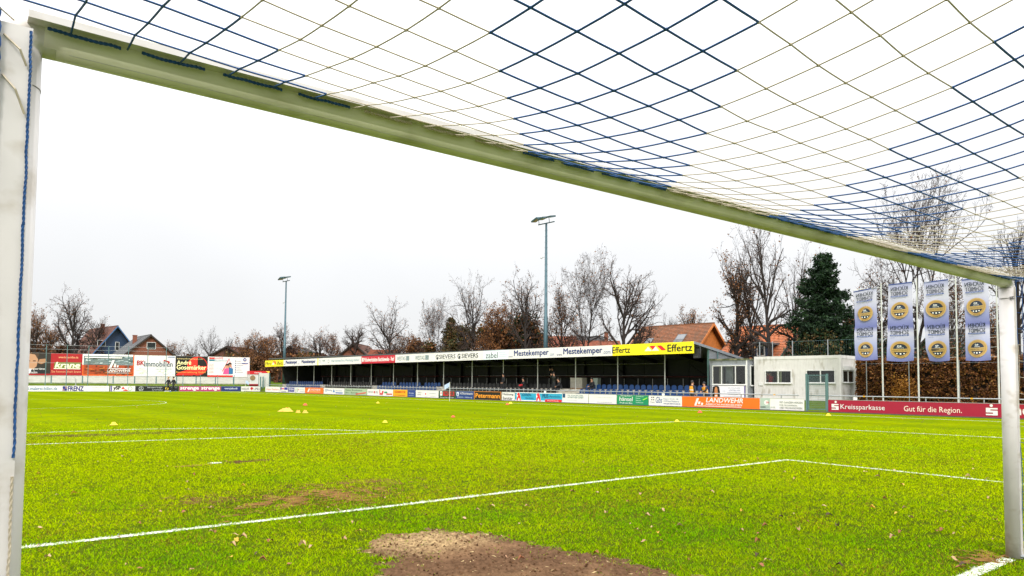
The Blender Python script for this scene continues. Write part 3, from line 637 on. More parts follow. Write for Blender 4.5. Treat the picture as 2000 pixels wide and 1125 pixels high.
F(471, 508, W_, [T('HOLLUFS', .04,.28,.42,.72,'4a5258',.01), O(.55,.58,.26,'b8202a',n=18), P_([(.53,.4),(.57,.4),(.55,.1)],'b8202a'), T('LPEI', .66,.28,.95,.72,'4a5258',.01)], 'white board with a red balloon mark, rightmost on the far barrier')

# ------------------------------------------------------------------ tall hoardings far left, on a white board wall
v = 8.5; HB = 'large hoardings behind the far goal'
def Hh(l, r, base, els, label, mid=None): 
    return sign('hoarding', FL, l, r, 690, 735, v, base, els, label, 'hoarding', HB, thick=.05, zz=(1.84, 4.58))
Hh(5, 98, '2a221c', [Q(0,0,.9,.35,'14181c'), P_([(.40,.30),(.48,.25),(.62,.25),(.70,.40),(.73,.70),(.66,.92),(.52,.97),(.42,.85)],'b98a6a'), P_([(.42,.85),(.52,.97),(.66,.93),(.72,.75),(.75,.97),(.4,1)],'4a3526'), P_([(.72,.55),(.80,.5),(.92,.6),(.88,.75),(.76,.72)],'a87a58'), Q(.50,.62,.56,.66,'2a1a14'), Q(.62,.62,.68,.66,'2a1a14'), P_([(.5,.28),(.6,.28),(.55,.05)],'e4e6ea'), T('Hörgeräte', .46,.22,.88,.34,W_,.01), T('Wilhelm', .46,.08,.72,.19,W_,.01), Q(0,0,1,.07,'a01418')], 'dark photographic hoarding showing a face and raised hand, at the left goalpost')
Hh(98, 160, 'a5101a', [T('www.krane-billen.de', .24,.78,.86,.88,'f0b080',.01), P_([(.12,.60),(.96,.60),(.94,.30),(.10,.30)],'6a7a2a'), T('krane', .14,.36,.92,.60,'f2ecd0',.06,.2), Q(.1,.29,.94,.33,'e8e0d0'), T('Sie kennen doch krane', .03,.13,.97,.23,'e8a878',.0)], 'deep red hoarding with a large cream slanted word')
def mottle(x0, y0, x1, y1, cols, n, sd):
    rr = random.Random(sd); o = []
    for _ in range(n):
        cx = rr.uniform(x0, x1-.08); cy = rr.uniform(y0, y1-.06); w1 = rr.uniform(.03, .14); h1 = rr.uniform(.02, .09)
        w1 = min(w1, x1-cx); h1 = min(h1, y1-cy)
        o.append(P_([(cx, cy), (cx+w1*.9, cy+h1*.15), (cx+w1, cy+h1), (cx+w1*.2, cy+h1*.85)], rr.choice(cols)))
    return o
Hh(160, 261, 'f06018', [Q(.0,.50,.98,1,'f4f2ee'), Q(.02,.50,.98,.92,'6a7a7c'), Q(.02,.06,.98,.50,'a8421a')]+mottle(.02,.5,.98,.92,['8ea0a4','44585c','b8c4c4','2f4448','707c74'],46,3)+mottle(.02,.06,.98,.5,['7a3414','c05a20','5a2a14','b0642e','8a4a2a'],50,4)+[Q(.04,.82,.76,.87,'f0ece6'), P_([(.575,.74),(.62,.74),(.56,.38),(.51,.38)],W_), P_([(.61,.56),(.65,.56),(.64,.40),(.60,.40)],W_), P_([(.67,.5),(.70,.5),(.69,.40),(.66,.40)],W_), Q(.5,.33,.94,.36,W_), T('LANDWEHR', .48,.19,.93,.31,W_,.04,.15), Q(.48,.13,.90,.15,W_)], 'hoarding with a grey and rust red demolition picture in an orange frame')
Hh(261, 342, W_, [T('BK', .07,.52,.24,.74,'a81c20',.05), T('Immobilien', .245,.46,.93,.72,'2c4a54',.02), P_([(.66,.66),(.72,.80),(.86,.72),(.85,.60),(.78,.70),(.70,.74)],'a82c24'), Q(.52,.40,.92,.42,'a8bcc0'), Q(.52,.33,.93,.35,'a8bcc0')]+mottle(.02,.08,.3,.46,['d8e4cc','e4ecd8','c8dcc0'],12,6)+mottle(.5,.08,.98,.32,['d8e6cc','e6eedc','dde8e4'],12,8)+[Q(.8,.92,.98,.95,'3a70b0')], 'white hoarding with a red and dark teal company name and a little bird mark')
Hh(342, 405, '120e0c', [P_([(.02,.06),(.55,.06),(.55,.42),(.1,.2)],'dc2418'), O(.68,.52,.46,'e0281a',n=36,a0=90,a1=270), O(.68,.52,.46,'e0281a',n=30,a0=180,a1=360), O(.68,.52,.46,'e0281a',ri=.43,n=24,a0=0,a1=90), T('Schlüsselfertig bauen mit', .04,.82,.84,.90,'f0d890',.0), T('André', .04,.58,.48,.78,'f6eeb0',.03), T('Gosemärker', .04,.34,.95,.56,'f6eeb0',.03), T('Bauunternehmung GmbH', .03,.15,.94,.26,'f0b050',.0)], 'black hoarding with a big red disc and pale yellow name')
Hh(405, 487, W_, [Q(.03,.88,.16,.96,'d02a24'), Q(.03,.78,.16,.86,'2f7686'), T('HAPPE', .17,.87,.36,.97,'e0405a',.0), T('Bauzentrum', .17,.77,.46,.86,'6a98a8',.0)]+[Q(.02,.62-.07*i,.14,.64-.07*i,'f0b0a8') for i in range(7)]+[P_([(.20,.45),(.28,.62),(.38,.66),(.36,.35)],'cfe0e4'), P_([(.34,.28),(.50,.95),(.60,.30),(.585,.30),(.50,.88),(.36,.28)],'d83a48'), O(.46,.52,.10,'c89070'), O(.51,.58,.10,'b87e60'), P_([(.36,.14),(.40,.42),(.50,.44),(.52,.14)],'d8508a'), P_([(.50,.14),(.50,.48),(.60,.42),(.60,.16)],'2a6a98'), O(.46,.57,.09,'2a1a18',n=14,a0=0,a1=180), O(.52,.63,.09,'2a1a18',n=14,a0=0,a1=180), Q(0,.0,.60,.08,'d8261e')]+[O(.66,.80-.11*i,.028,'1c4a7c',n=10) for i in range(6)]+[Q(.69,.79-.11*i,.78+.03*(i%3),.81-.11*i,'9aa2ac') for i in range(6)]+[O(.88,.88,.08,'2a4a8c',ri=.04), Q(.81,.67,.96,.71,'2a4a8c')], 'white hoarding with two people drawn in pink and blue and a bullet list')
# the plank wall under the hoardings
wl = empty('board_wall', FL.p(14, v, .9), FL.rot); tag(wl, 'low white board wall with dark posts under the big hoardings behind the far goal', 'wall')
PLW = mat('white_planks', (.58, .57, .53), .6, var=.08, scale=2, dirt=((.3, .28, .22), 1.5, .55, .8, (.3, 1, 4)))
aL, _ = FL.hit(20, 740, v); aR, _ = FL.hit(487, 740, v)
planks = []
xs = [aL]+[FL.hit(px, 740, v)[0] for px in (40, 100, 161, 221, 263, 305, 345, 383, 421, 456, 486.5)]
for i in range(len(xs)-1):
    x0_, x1_ = 14-xs[i]+.06, 14-xs[i+1]-.06
    for k_ in range(4):
        b = MB(); b.box(x0_, x1_, .03, .06, .05+k_*.225, .05+k_*.225+.218); b.build('plank', PLW, wl)
for px in (40, 100, 161, 221, 263, 305, 345, 383, 421, 456, 486.5):
    a, _ = FL.hit(px, 740, v); b = MB(); b.box(14-a-.055, 14-a+.055, -.0, .10, -.4, 3.6 if px > 480 else .93); b.build('wall_post', TEAL, wl)
b = MB(); b.box(14-xs[0], 14-xs[-1], .07, .18, .97, 3.66); b.build('backing_frame', mat('backing_white', (.55, .55, .53), .6), wl)
b = MB(); b.box(14-17.5, 14-aR, .02, .2, -.5, .04); b.build('plinth', CON, wl)

# ball-stop fence: tall thin posts in front of the hoardings
bs = empty('ball_stop_fence', FL.p(14, 3.4, 0), FL.rot); tag(bs, 'tall thin dark posts with wires of the ball stop fence behind the far barrier', 'fence')
for px in (52, 88, 129, 171, 210, 249, 287, 323):
    a, _ = FL.hit(px, 750, 3.4); b = MB(); b.tube([(14-a, 0, 0), (14-a, 0, 5.45)], .045, 6); b.build('fence_post', TEAL, bs)
for px in (357, 391, 425, 457):
    a, _ = FL.hit(px, 750, 3.4); b = MB(); b.tube([(14-a, 0, 0), (14-a, 0, 2.1)], .04, 6); b.build('fence_post', TEAL, bs)
b = MB()
for z in (5.4, 4.9, 3.3, .9): b.tube([(-12.5, 0, z), (14-FL.hit(323, 700, 3.4)[0], 0, z)], .011, 4)
b.build('wire', GALV, bs)
b = MB(); a, _ = FL.hit(148, 745, 5.5); b.tube([(0, 0, .6), (0, 0, 1.45), (-.25, 0, 1.62)], .035, 6); b.tube([(0, 0, 1.45), (.02, 0, .6)], .05, 6); b.box(-.1, .1, -.1, .1, .5, .7)
tag(b.build('hydrant', mat('grey_cast', (.3, .3, .3), .6), None, FL.p(a, 5.5, 0), FL.rot), 'small grey standpipe in front of the white board wall', 'standpipe')
# ------------------------------------------------------------------ grandstand
GS0 = 48.; gs = empty('grandstand', FR.p(GS0, 5, 0), FR.rot)
tag(gs, 'long low roofed grandstand with sponsor fascia boards and two rows of blue and black seats', 'grandstand')
def G(s): return GS0-s
def mb_local(name, mats, b, parent=gs, smooth=False): return b.build(name, mats, parent, (0, -5, 0), 0, smooth)   # local y measured from the barrier
DK = mat('dark_panel', (.014, .015, .014), .7, .1, .3, 3); DKC = mat('dark_column', (.004, .004, .004), .6)
CORR = mat('corrugated_steel', (.36, .38, .41), .4, .45, .08, 6, dirt=((.12, .11, .09), 3, .6, .85))
RED = mat('dark_red_rail', (.09, .015, .012), .5); SIL = mat('silver_steel', (.42, .42, .40), .45, .5, .1)
sN, sF = 17.25, 76.5
def roofz(t): return 4.20-(t-2.05)*.135
b = MB(); b.prism([(2.05, roofz(2.05)-.10), (8.4, roofz(8.4)-.10), (8.4, roofz(8.4)), (2.05, roofz(2.05))], 'x', G(sF+2.), G(sN)); mb_local('roof', mat('roof_sheet', (.10, .11, .12), .5, .3), b)
b = MB(); b.prism([(1.98, roofz(2.05)-.12), (8.5, roofz(8.5)-.16), (8.5, roofz(8.5)+.03), (1.98, roofz(2.05)+.04)], 'x', G(sN-.005), G(sN-.07)); mb_local('roof_trim', mat('trim_grey', (.34, .37, .42), .4, .5), b)
for i in range(16):   # roof beams
    s = 20.2+4.05*i
    if s > sF: break
    b = MB(); b.prism([(2.3, roofz(2.3)-.32), (8., roofz(8.)-.36), (8., roofz(8.)-.11), (2.3, roofz(2.3)-.11)], 'x', G(s)-.06, G(s)+.06); mb_local('roof_beam', DKC, b)
# back wall: panels one by one, columns between
s = sN
k_ = 0
while s < sF-.1:
    e = min(sF, s+2.025); b = MB(); b.box(G(e)+.02, G(s)-.02, 8.0, 8.06, .5, 2.12); mb_local('wall_panel', DK, b)
    b = MB(); b.box(G(e)+.02, G(s)-.02, 8.0, 8.06, 2.14, 3.34); mb_local('wall_panel', DK, b)
    if k_ % 2: b = MB(); b.box(G(s)-.14, G(s)+.14, 7.7, 7.99, 1., 3.3); mb_local('column', DKC, b)
    s = e; k_ += 1
b = MB(); b.prism([(8.0, .5), (8.0, 3.3), (2.6, 3.95), (3.6, .5)], 'x', G(sF+.1), G(sF)); mb_local('end_wall', DK, b)
b = MB(); b.prism([(8.0, .5), (8.0, 3.3), (3.1, 3.9), (3.95, 3.), (3.95, .5)][:0] or [(8.1, .5), (8.1, roofz(8.1)-.12), (3.93, roofz(3.93)-.12), (3.93, .5)], 'x', G(sN+.10), G(sN+.04)); mb_local('end_wall', DK, b)
b = MB(); z = .55
while z < 3.85:                       # horizontally corrugated cladding of the near end wall
    tmax = min(8.1, 2.05+(4.08-(z+.07))/.135)
    if tmax > 4.0: b.prism([(z, 0), (z+.035, .035), (z+.07, 0)], 'y', 3.93, tmax) if False else None
    if tmax > 4.0:
        n0 = len(b.v); X_ = G(sN+.04)
        b.face([(X_, 3.93, z), (X_, tmax, z), (X_+.035, tmax, z+.035), (X_+.035, 3.93, z+.035)]); b.face([(X_+.035, 3.93, z+.035), (X_+.035, tmax, z+.035), (X_, tmax, z+.07), (X_, 3.93, z+.07)])
    z += .075
tag(mb_local('end_cladding', CORR, b), kind='stuff')
b = MB(); b.box(G(sN+.12), G(sN)-.0, 3.86, 3.925, .5, 3.86); mb_local('corner_post', TEAL, b)
b = MB(); b.box(G(sN)+.04, G(sN)+.08, 4.9, 4.98, 2.9, 3.7); mb_local('corner_post', TEAL, b)
# concrete terraces
b = MB(); b.prism([(2.2, .3), (2.2, .52), (3.0, .52), (3.0, .98), (7.98, .98), (7.98, .3)], 'x', G(sF), G(sN)); mb_local('terrace_step', CON, b)
# front posts + long rails
for i in range(15):
    s = 20.2+4.05*i
    if s > sF-1: break
    b = MB(); b.tube([(G(s), 3.1, .98), (G(s), 3.1, 3.6)], .045, 6); mb_local('post', SIL, b)
b = MB(); b.box(G(sF), G(sN+.1), 8.07, 8.12, .5, 3.3); mb_local('backing', DK, b)
b = MB(); b.tube([(G(44.), 7.0, 2.05), (G(22.9), 7.0, 2.05)], .025, 4); b.tube([(G(46.), 7.0, 2.98), (G(22.9), 7.0, 2.98)], .025, 4); mb_local('rail', SIL, b)
b = MB(); b.tube([(G(sF-2), 7.2, 1.98), (G(19.2), 7.2, 1.98)], .04, 4); mb_local('rail', RED, b)
bm_ = MB(); bm_.box(-.02, .02, -.02, .02, 0, .85); bme = bm_.mesh('baluster', SIL)
s = 19.9
while s < sF-2: inst(bme, 'baluster', gs, (G(s), 2.1, .98)); s += 1.35
# diagonal braces behind
for a, c in ((24.4, 28.4), (18., 21.)):
    b = MB(); b.tube([(G(a), 7.6, 1.), (G(c), 7.6, 2.9)], .03, 4); mb_local('brace', DKC, b)
# fascia
zn, zf = 3.47, 3.16; sl_ = (zf-zn)/(79-17.25)
YEL = 'ffe818'
def EFF(fs=.0): return [T('Effertz', .015, .20, .385, .84, '1d2418', .012), P_([(.425,.30),(.48,.78),(.535,.30)],'e8ead8'), P_([(.495,.82),(.585,.82),(.555,.35),(.545,.35)],'d8202a'), P_([(.55,.30),(.60,.78),(.66,.30)],'e8ead8'), P_([(.61,.82),(.67,.82),(.745,.30),(.685,.30)],'d8202a'), Q(.42,.12,.73,.155,'b0a418'), T('Effertz', .76,.22,.98,.86,'1d2418',.012)]
def EFN(): return [T('Effertz', .0, .22, .235, .80, '1d2418', .03), P_([(.42,.32),(.465,.72),(.51,.32)],'e8ead8'), P_([(.48,.78),(.56,.78),(.535,.42),(.52,.42)],'d8202a'), P_([(.51,.32),(.555,.72),(.60,.32)],'e8ead8'), P_([(.57,.78),(.625,.78),(.685,.34),(.63,.34)],'d8202a'), Q(.41,.18,.66,.22,'c0b020'), T('Effertz', .70,.20,.985,.82,'1d2418',.03)]
MK = '1b2f6c'
fas = [(518, 554, YEL, [T('Effertz', .03,.2,.36,.8,'3c4418',.02), P_([(.40,.3),(.46,.75),(.52,.3)],W_), P_([(.44,.85),(.52,.85),(.5,.4)],'d8202a'), P_([(.52,.85),(.58,.85),(.62,.35),(.56,.35)],'d8202a'), T('Effertz', .66,.2,.97,.8,'3c4418',.02)], 'yellow fascia board at the far end'),
 (554, 620, W_, [T('Mestekemper', .07,.2,.42,.85,MK,.05), T('www.', .0,.18,.06,.35,MK,0), T('.com', .43,.2,.5,.38,'8a98b8',0), T('Mestekemper', .56,.2,.95,.85,MK,.05)], None),
 (620, 706, W_, [Q(0,0,.025,1,'f0e060'), O(.06,.5,.25,'6a8aa0',ri=.2), T('HIER', .12,.5,.19,.75,'3b7a7a',0), O(.27,.5,.25,'6a8aa0',ri=.2), T('Hier könnte Ihre Werbung stehen!', .34,.25,.96,.75,'6a94a4',.0)], None),
 (706, 772, 'c01c34', [Q(.02,.25,.07,.8,W_), T('Möbelwerkstätten Buschsieweke - Verl', .09,.25,.97,.78,'f4e4e4',.03)], 'crimson fascia board'),
 (772, 850, W_, [T('WESTAG', .05,.25,.27,.75,'27606c',0), Q(.29,.22,.305,.8,'27606c'), Q(.315,.22,.335,.8,'27606c'), Q(.345,.22,.365,.8,'27606c'), T('WESTAG', .52,.25,.75,.75,'27606c',0), Q(.77,.22,.785,.8,'27606c'), Q(.795,.22,.815,.8,'27606c'), Q(.825,.22,.845,.8,'27606c')], None),
 (850, 944, W_, [O(.05,.5,.30,'1d2a34',ri=.2,a0=40,a1=320), P_([(.045,.55),(.075,.55),(.06,.2),(.04,.2)],'1d2a34'), T('SIEVERS', .09,.28,.44,.78,'1d2a34',.02), O(.52,.5,.30,'1d2a34',ri=.2,a0=40,a1=320), P_([(.515,.55),(.545,.55),(.53,.2),(.51,.2)],'1d2a34'), T('SIEVERS', .57,.28,.90,.78,'1d2a34',.02), Q(.1,.14,.42,.17,'a8b0b8'), Q(.58,.14,.88,.17,'a8b0b8')], None),
 (944, 993, 'dfe8ee', [T('zabel', .10,.15,.58,.80,'2a3138',.0), Q(.62,.3,.95,.33,'a8b8c8'), Q(.66,.5,.95,.53,'a8b8c8'), Q(.62,.7,.9,.73,'a8b8c8')], 'pale blue fascia board with a lower case word'),
 (993, 1196, W_, [T('www.', .0,.16,.05,.30,MK,.0), T('Mestekemper', .062,.12,.42,.88,MK,.03), T('.com', .43,.2,.475,.42,'6a80a8',0), T('www.', .50,.16,.555,.34,MK,.0), T('Mestekemper', .565,.12,.915,.88,MK,.03), T('.com', .92,.2,.985,.45,'44608c',0)], None),
 (1196, 1355, YEL, EFN(), 'bright yellow fascia board at the near end')]
for l_, r_, base, els, lab in fas:
    a0, _ = FR.hit(l_, 700, 2.0); a1, _ = FR.hit(r_, 690, 2.0); W = a0-a1-.01
    z0 = zn+sl_*(a0-17.25); z1 = zn+sl_*(a1-17.25); H = .77
    b = MB(); b.box(0, W, 0, .05, 0, H); o = b.build('fascia_board', ink(base), gs, (G(a0)+.005, 2.0-5, z0), 0)
    o.rotation_euler = (0, -math.atan2(z1-z0, W), 0)
    if lab: o['label'] = lab
    decorate(o, W, H, els, -.006)
# seats
def seat_mesh(nm, m):
    b = MB(); b.box(-.20, .20, -.20, .18, -.03, .015)
    n = 8
    arc = [(-.20, .02), (-.20, .20)]+[(-.20*math.cos(math.pi*i/n), .20+.14*math.sin(math.pi*i/n)) for i in range(1, n)]+[(.20, .20), (.20, .02)]
    b.prism([(u_, v_) for u_, v_ in arc], 'y', .17, .205); b.box(-.03, .03, -.05, .05, -.13, -.03); return b.mesh(nm, m)
sb = seat_mesh('seat', mat('blue_seat', (.007, .042, .15), .4, var=.15)); sk = seat_mesh('seat', mat('black_seat', (.010, .010, .011), .45))
nseat = 0
for t_, zz, groups in ((2.55, .66, ((1128, 1385, 0), (868, 1082, 1), (733, 850, 0), (632, 724, 1), (556, 622, 0))), (3.45, 1.03, ((1141, 1385, 0), (880, 1082, 1), (743, 858, 0), (640, 730, 1), (562, 628, 0)))):
    for l_, r_, kk in groups:
        a, _ = FR.hit(l_, 760, t_); e, _ = FR.hit(r_, 760, t_); n = int(abs(a-e)/.50)
        for q in range(n):
            s = a-(q+.5)*(a-e)/n
            if nseat >= 296: break
            if t_ > 3 and abs(s % 4.05-20.2 % 4.05) < .2: continue
            inst(sk if kk else sb, 'seat', gs, (G(s), t_-5, zz)); nseat += 1
# things standing in the stand
a, _ = FR.hit(1130, 750, 5.0); b = MB(); b.box(-.62, .62, -.3, .3, .06, .86, 0); b.box(-.64, .64, -.32, .32, 0, .06, 1); b.box(-.64, .64, -.32, .32, .86, .89, 0)
tag(b.build('cabinet', [mat('cream_lacquer', (.62, .58, .48), .5), mat('wood_orange', (.42, .20, .05), .6)], None, FR.p(a, 5.0, .98), FR.rot), 'cream low cabinet on a wooden base on the grandstand deck', 'cabinet')
a, _ = FR.hit(1166, 750, 5.0); b = MB(); b.box(-.22, .22, -.2, .2, 0, .84, 0); b.box(-.235, .235, -.215, .215, .84, .87, 0)
tag(b.build('cupboard', mat('pale_green_box', (.42, .50, .44), .5), None, FR.p(a, 5.0, .98), FR.rot), 'narrow pale box standing behind the seated person at the blue seats', 'cupboard')
a, _ = FR.hit(1362, 690, 2.35); lo_ = empty('loudspeaker', FR.p(a, 2.35, 3.15), FR.rot); tag(lo_, 'dark loudspeaker hanging under the near end of the grandstand roof', 'loudspeaker')
b = MB(); b.prism([(-.17, 0), (.12, .05), (.17, .62), (-.12, .62)], 'x', -.2, .2); b.build('housing', mat('black_box', (.015, .016, .018), .5), lo_)
b = MB(); b.box(-.17, .17, -.17, -.155, .08, .10, 0); b.box(-.22, -.205, -.03, .03, .3, .8); b.box(.205, .22, -.03, .03, .3, .8); b.box(-.22, .22, -.03, .03, .78, .80); b.build('bracket', mat('bracket_dark', (.08, .08, .085), .5), lo_)

# ------------------------------------------------------------------ announcer's cabin (corrugated) and container
def hole_wall(b, x0, x1, z0, z1, y0, y1, holes, mi=0):
    xs = sorted({x0, x1, *[h[0] for h in holes], *[h[1] for h in holes]})
    for i in range(len(xs)-1):
        xa, xb = xs[i], xs[i+1]; cuts = sorted([(h[2], h[3]) for h in holes if h[0] <= xa+1e-6 and h[1] >= xb-1e-6]); z = z0
        for c0, c1 in cuts+[(z1, z1)]:
            if c0 > z+1e-6: b.box(xa, xb, y0, y1, z, c0, mi)
            z = max(z, c1)
GLASS = bpy.data.materials.new('window_glass'); GLASS.use_nodes = True; t_ = GLASS.node_tree; t_.nodes.clear()
go = t_.nodes.new('ShaderNodeOutputMaterial'); gm_ = t_.nodes.new('ShaderNodeMixShader'); gtr = t_.nodes.new('ShaderNodeBsdfTransparent'); ggl = t_.nodes.new('ShaderNodeBsdfGlossy')
fr_ = t_.nodes.new('ShaderNodeFresnel'); fr_.inputs[0].default_value = 1.5; ggl.inputs['Roughness'].default_value = .02; gtr.inputs[0].default_value = (.92, .95, .94, 1)
t_.links.new(fr_.outputs[0], gm_.inputs[0]); t_.links.new(gtr.outputs[0], gm_.inputs[1]); t_.links.new(ggl.outputs[0], gm_.inputs[2]); t_.links.new(gm_.outputs[0], go.inputs[0])
DG = mat('dark_glass', (.010, .014, .013), .08, 0, .3, 2, spec=.5)
WF = mat('window_white', (.66, .66, .64), .4, var=.05)
sc_ = 14.30; s2 = FR.hit(1387, 760, 3.4)[0]; Wc = s2-sc_
kb = empty('announcer_cabin', FR.p(s2, 3.4, 0), FR.rot); tag(kb, 'small silver corrugated cabin with a three part window beside the near grandstand end', 'cabin')
def pz(px, py, t): 
    a, z = FR.hit(px, py, t); return z
wx0, wx1 = s2-FR.hit(1393, 730, 3.4)[0], s2-FR.hit(1456, 730, 3.4)[0]; wz0, wz1 = pz(1425, 750, 3.4), pz(1425, 715, 3.4)
b = MB(); hole_wall(b, 0, Wc, .5, 3.02, 0, .05, [(wx0, wx1, wz0, wz1)]); hz_ = []
b.box(Wc-.05, Wc, .05, 4.5, .5, 3.02); b.box(0, .05, .05, 4.5, .5, 3.02); b.box(0.05, Wc-.05, 4.4, 4.5, .5, 3.02); b.box(.05, Wc-.05, .05, 4.4, .5, .56); b.build('wall', CORR, kb)
b = MB(); z = .52
while z < 3.0:
    segs = [(0., Wc)] if (z+.08 < wz0 or z > wz1) else [(0., wx0), (wx1, Wc)]
    for xa, xb in segs:
        b.face([(xa, 0, z), (xb, 0, z), (xb, -.03, z+.035), (xa, -.03, z+.035)]); b.face([(xa, -.03, z+.035), (xb, -.03, z+.035), (xb, 0, z+.07), (xa, 0, z+.07)])
    b.face([(Wc, 0, z), (Wc, 4.5, z), (Wc+.03, 4.5, z+.035), (Wc+.03, 0, z+.035)]); b.face([(Wc+.03, 0, z+.035), (Wc+.03, 4.5, z+.035), (Wc, 4.5, z+.07), (Wc, 0, z+.07)])
    z += .075
tag(b.build('corrugated_cladding', CORR, kb), kind='stuff')
b = MB(); b.box(-.04, Wc+.06, -.06, 4.55, 3.02, 3.12); b.build('roof', mat('mossy_trim', (.20, .19, .12), .8, var=.3, dirt=((.05, .06, .02), 4, .4, .6)), kb)
b = MB(); b.box(Wc-.03, Wc+.035, -.035, .03, .5, 3.02); b.build('corner_trim', WF, kb)
def window(parent, x0, x1, z0, z1, muls, y=-.02, axis='x', glass=GLASS, fw=.05, shut=None):
    """frame in the x-z plane at y (axis x) or the y-z plane at x (axis y)"""
    def bb(b, a0, a1, d0, d1, c0, c1):
        if axis == 'x': b.box(a0, a1, d0, d1, c0, c1)
        else: b.box(-d1, -d0, a0, a1, c0, c1)
    b = MB(); f = fw
    bb(b, x0-f, x1+f, y-.03, y+.05, z0-f, z0); bb(b, x0-f, x1+f, y-.03, y+.05, z1, z1+f); bb(b, x0-f, x0, y-.03, y+.05, z0, z1); bb(b, x1, x1+f, y-.03, y+.05, z0, z1)
    for m_ in muls: bb(b, x0+(x1-x0)*m_-.03, x0+(x1-x0)*m_+.03, y-.02, y+.04, z0, z1)
    o = b.build('window', WF, parent); b = MB(); bb(b, x0, x1, y+.012, y+.02, z0, z1); b.build('pane', glass, o)
    b = MB(); bb(b, x0-f-.02, x1+f+.02, y-.08, y-.03, z0-f-.03, z0-f); b.build('sill', WF, o); return o
window(kb, wx0, wx1, wz0, wz1, (.27, .70), -.01)
b = MB(); b.box(wx0+.52, wx0+.56, .3, .34, wz0, wz1+.0); b.box(wx0+.62, wx0+1.16, .5, .54, wz0, wz1); b.build('inner_blind', mat('blind_grey', (.35, .38, .42), .7), kb)
b = MB(); b.box(wx0+.12, wx0+.30, .55, .58, wz0-.1, wz1); b.build('inner_panel', mat('inner_cream', (.5, .5, .35), .7), kb)
b = MB(); b.box(.1, Wc-.1, 2.2, 2.25, .6, 3.0); b.build('inner_wall', mat('inner_dark', (.03, .035, .03), .8), kb)
window(kb, .45, .95, wz0-.05, wz1, (), -Wc-.045, axis='y', glass=DG)
# poster under the window
zb0, zb1 = pz(1425, 779, 3.4)-.02, pz(1425, 753.5, 3.4); xA, xB = wx0-.05, wx1+.0
b = MB(); b.box(xA, xB, -.06, -.035, zb0, zb1); o = b.build('banner', ink('e6e4ea'), kb, (0, 0, 0)); o['label'] = 'white banner with the face of a dark haired woman'
gsub = b = MB(); b.box(xA, xA+.01, -.05, -.04, zb0, zb0+.01)
WW, HH = xB-xA, zb1-zb0; hold = bpy.data.objects.new('face_print', None); 
def shift(x, y, z): return (x+xA, y-.068, z+zb0)
decorate(o, WW, HH, [P_([(.0,.0),(.02,.75),(.08,.98),(.16,1.0),(.22,.9),(.245,.5),(.24,.0)],'17120f'), P_([(.125+.05*math.cos(q*.314), .54+.38*math.sin(q*.314)) for q in range(20)],'c98554'), P_([(.07,.0),(.18,.0),(.17,.3),(.08,.3)],'d08048'), P_([(.0,.35),(.055,.7),(.10,.92),(.16,.94),(.10,1.),(.02,.9)],'17120f'), P_([(.195,.3),(.19,.75),(.15,.95),(.22,.92),(.245,.5)],'17120f'), Q(.085,.58,.108,.61,'2a1a12'), Q(.14,.58,.163,.61,'2a1a12'), P_([(.095,.28),(.155,.28),(.14,.18),(.11,.18)],'f4f0ec'), Q(.117,.38,.132,.42,'b06a3c'), Q(.975,.1,1,1,'4a2f8a'),
  T('DR. SCHAUMLÖFFEL', .5,.80,.86,.90,'8a94a4',0), T('& PARTNER GMBH', .52,.62,.86,.72,'8a94a4',0), Q(.46,.50,.88,.53,'b0b6c2'), Q(.32,.62,.42,.64,'b4c0cc'), Q(.33,.54,.41,.56,'b4c0cc'), Q(.36,.22,.9,.24,'b4b8c4'), Q(.5,.34,.8,.36,'c0c4ce')], 0, warp=shift)

# ---- white site container
cw = empty('site_container', FR.p(14.12, 4.05, .52), FR.rot); tag(cw, 'white ribbed site container with two wide windows, between the cabin and the hedge', 'container')
Lc = 14.12-8.72; Hc = 2.72; Dc = 2.45
CWM = mat('container_white', (.64, .62, .60), .5, 0, .05, 3, dirt=((.26, .22, .15), 2.2, .56, .80, (1.5, 1, .5)))
def cx(px, py=735): return 14.12-FR.hit(px, py, 4.05)[0]
def cz(px, py): return FR.hit(px, py, 4.05)[1]-.52
h1_ = (cx(1496), cx(1544.5), cz(1520, 747), cz(1520, 725)); h2_ = (cx(1576), cx(1630), cz(1605, 746.5), cz(1605, 724))
b = MB(); hole_wall(b, .12, Lc-.12, .14, Hc-.2, .03, .07, [h1_, h2_]); b.box(.12, Lc-.12, Dc-.07, Dc-.03, .14, Hc-.2); b.box(.03, .07, .12, Dc-.12, .14, Hc-.2)
hs = (.32, 1.95, h2_[2]+.03, h2_[3]-.02); 
b.box(Lc-.07, Lc-.03, .12, hs[0], .14, Hc-.2); b.box(Lc-.07, Lc-.03, hs[1], Dc-.12, .14, Hc-.2); b.box(Lc-.07, Lc-.03, hs[0], hs[1], .14, hs[2]); b.box(Lc-.07, Lc-.03, hs[0], hs[1], hs[3], Hc-.2)
b.build('wall', CWM, cw)
b = MB(); x = .16
while x < Lc-.16:
    hh = [h for h in (h1_, h2_) if h[0]-.1 < x < h[1]+.06]
    segs = [(.14, Hc-.2)] if not hh else [(.14, hh[0][2]-.08), (hh[0][3]+.07, Hc-.2)]
    for z0, z1 in segs: b.box(x, x+.045, .012, .03, z0, z1)
    x += .095
y = .16
while y < Dc-.16:
    segs = [(.14, Hc-.2)] if not (hs[0]-.1 < y < hs[1]+.06) else [(.14, hs[2]-.08), (hs[3]+.33, Hc-.2)]
    for z0, z1 in segs: b.box(Lc-.03, Lc-.012, y, y+.045, z0, z1)
    y += .095
tag(b.build('ribs', CWM, cw), kind='stuff')
b = MB()
for x in (0, Lc-.12):
    for y in (0, Dc-.12): b.box(x, x+.12, y, y+.12, 0, Hc)
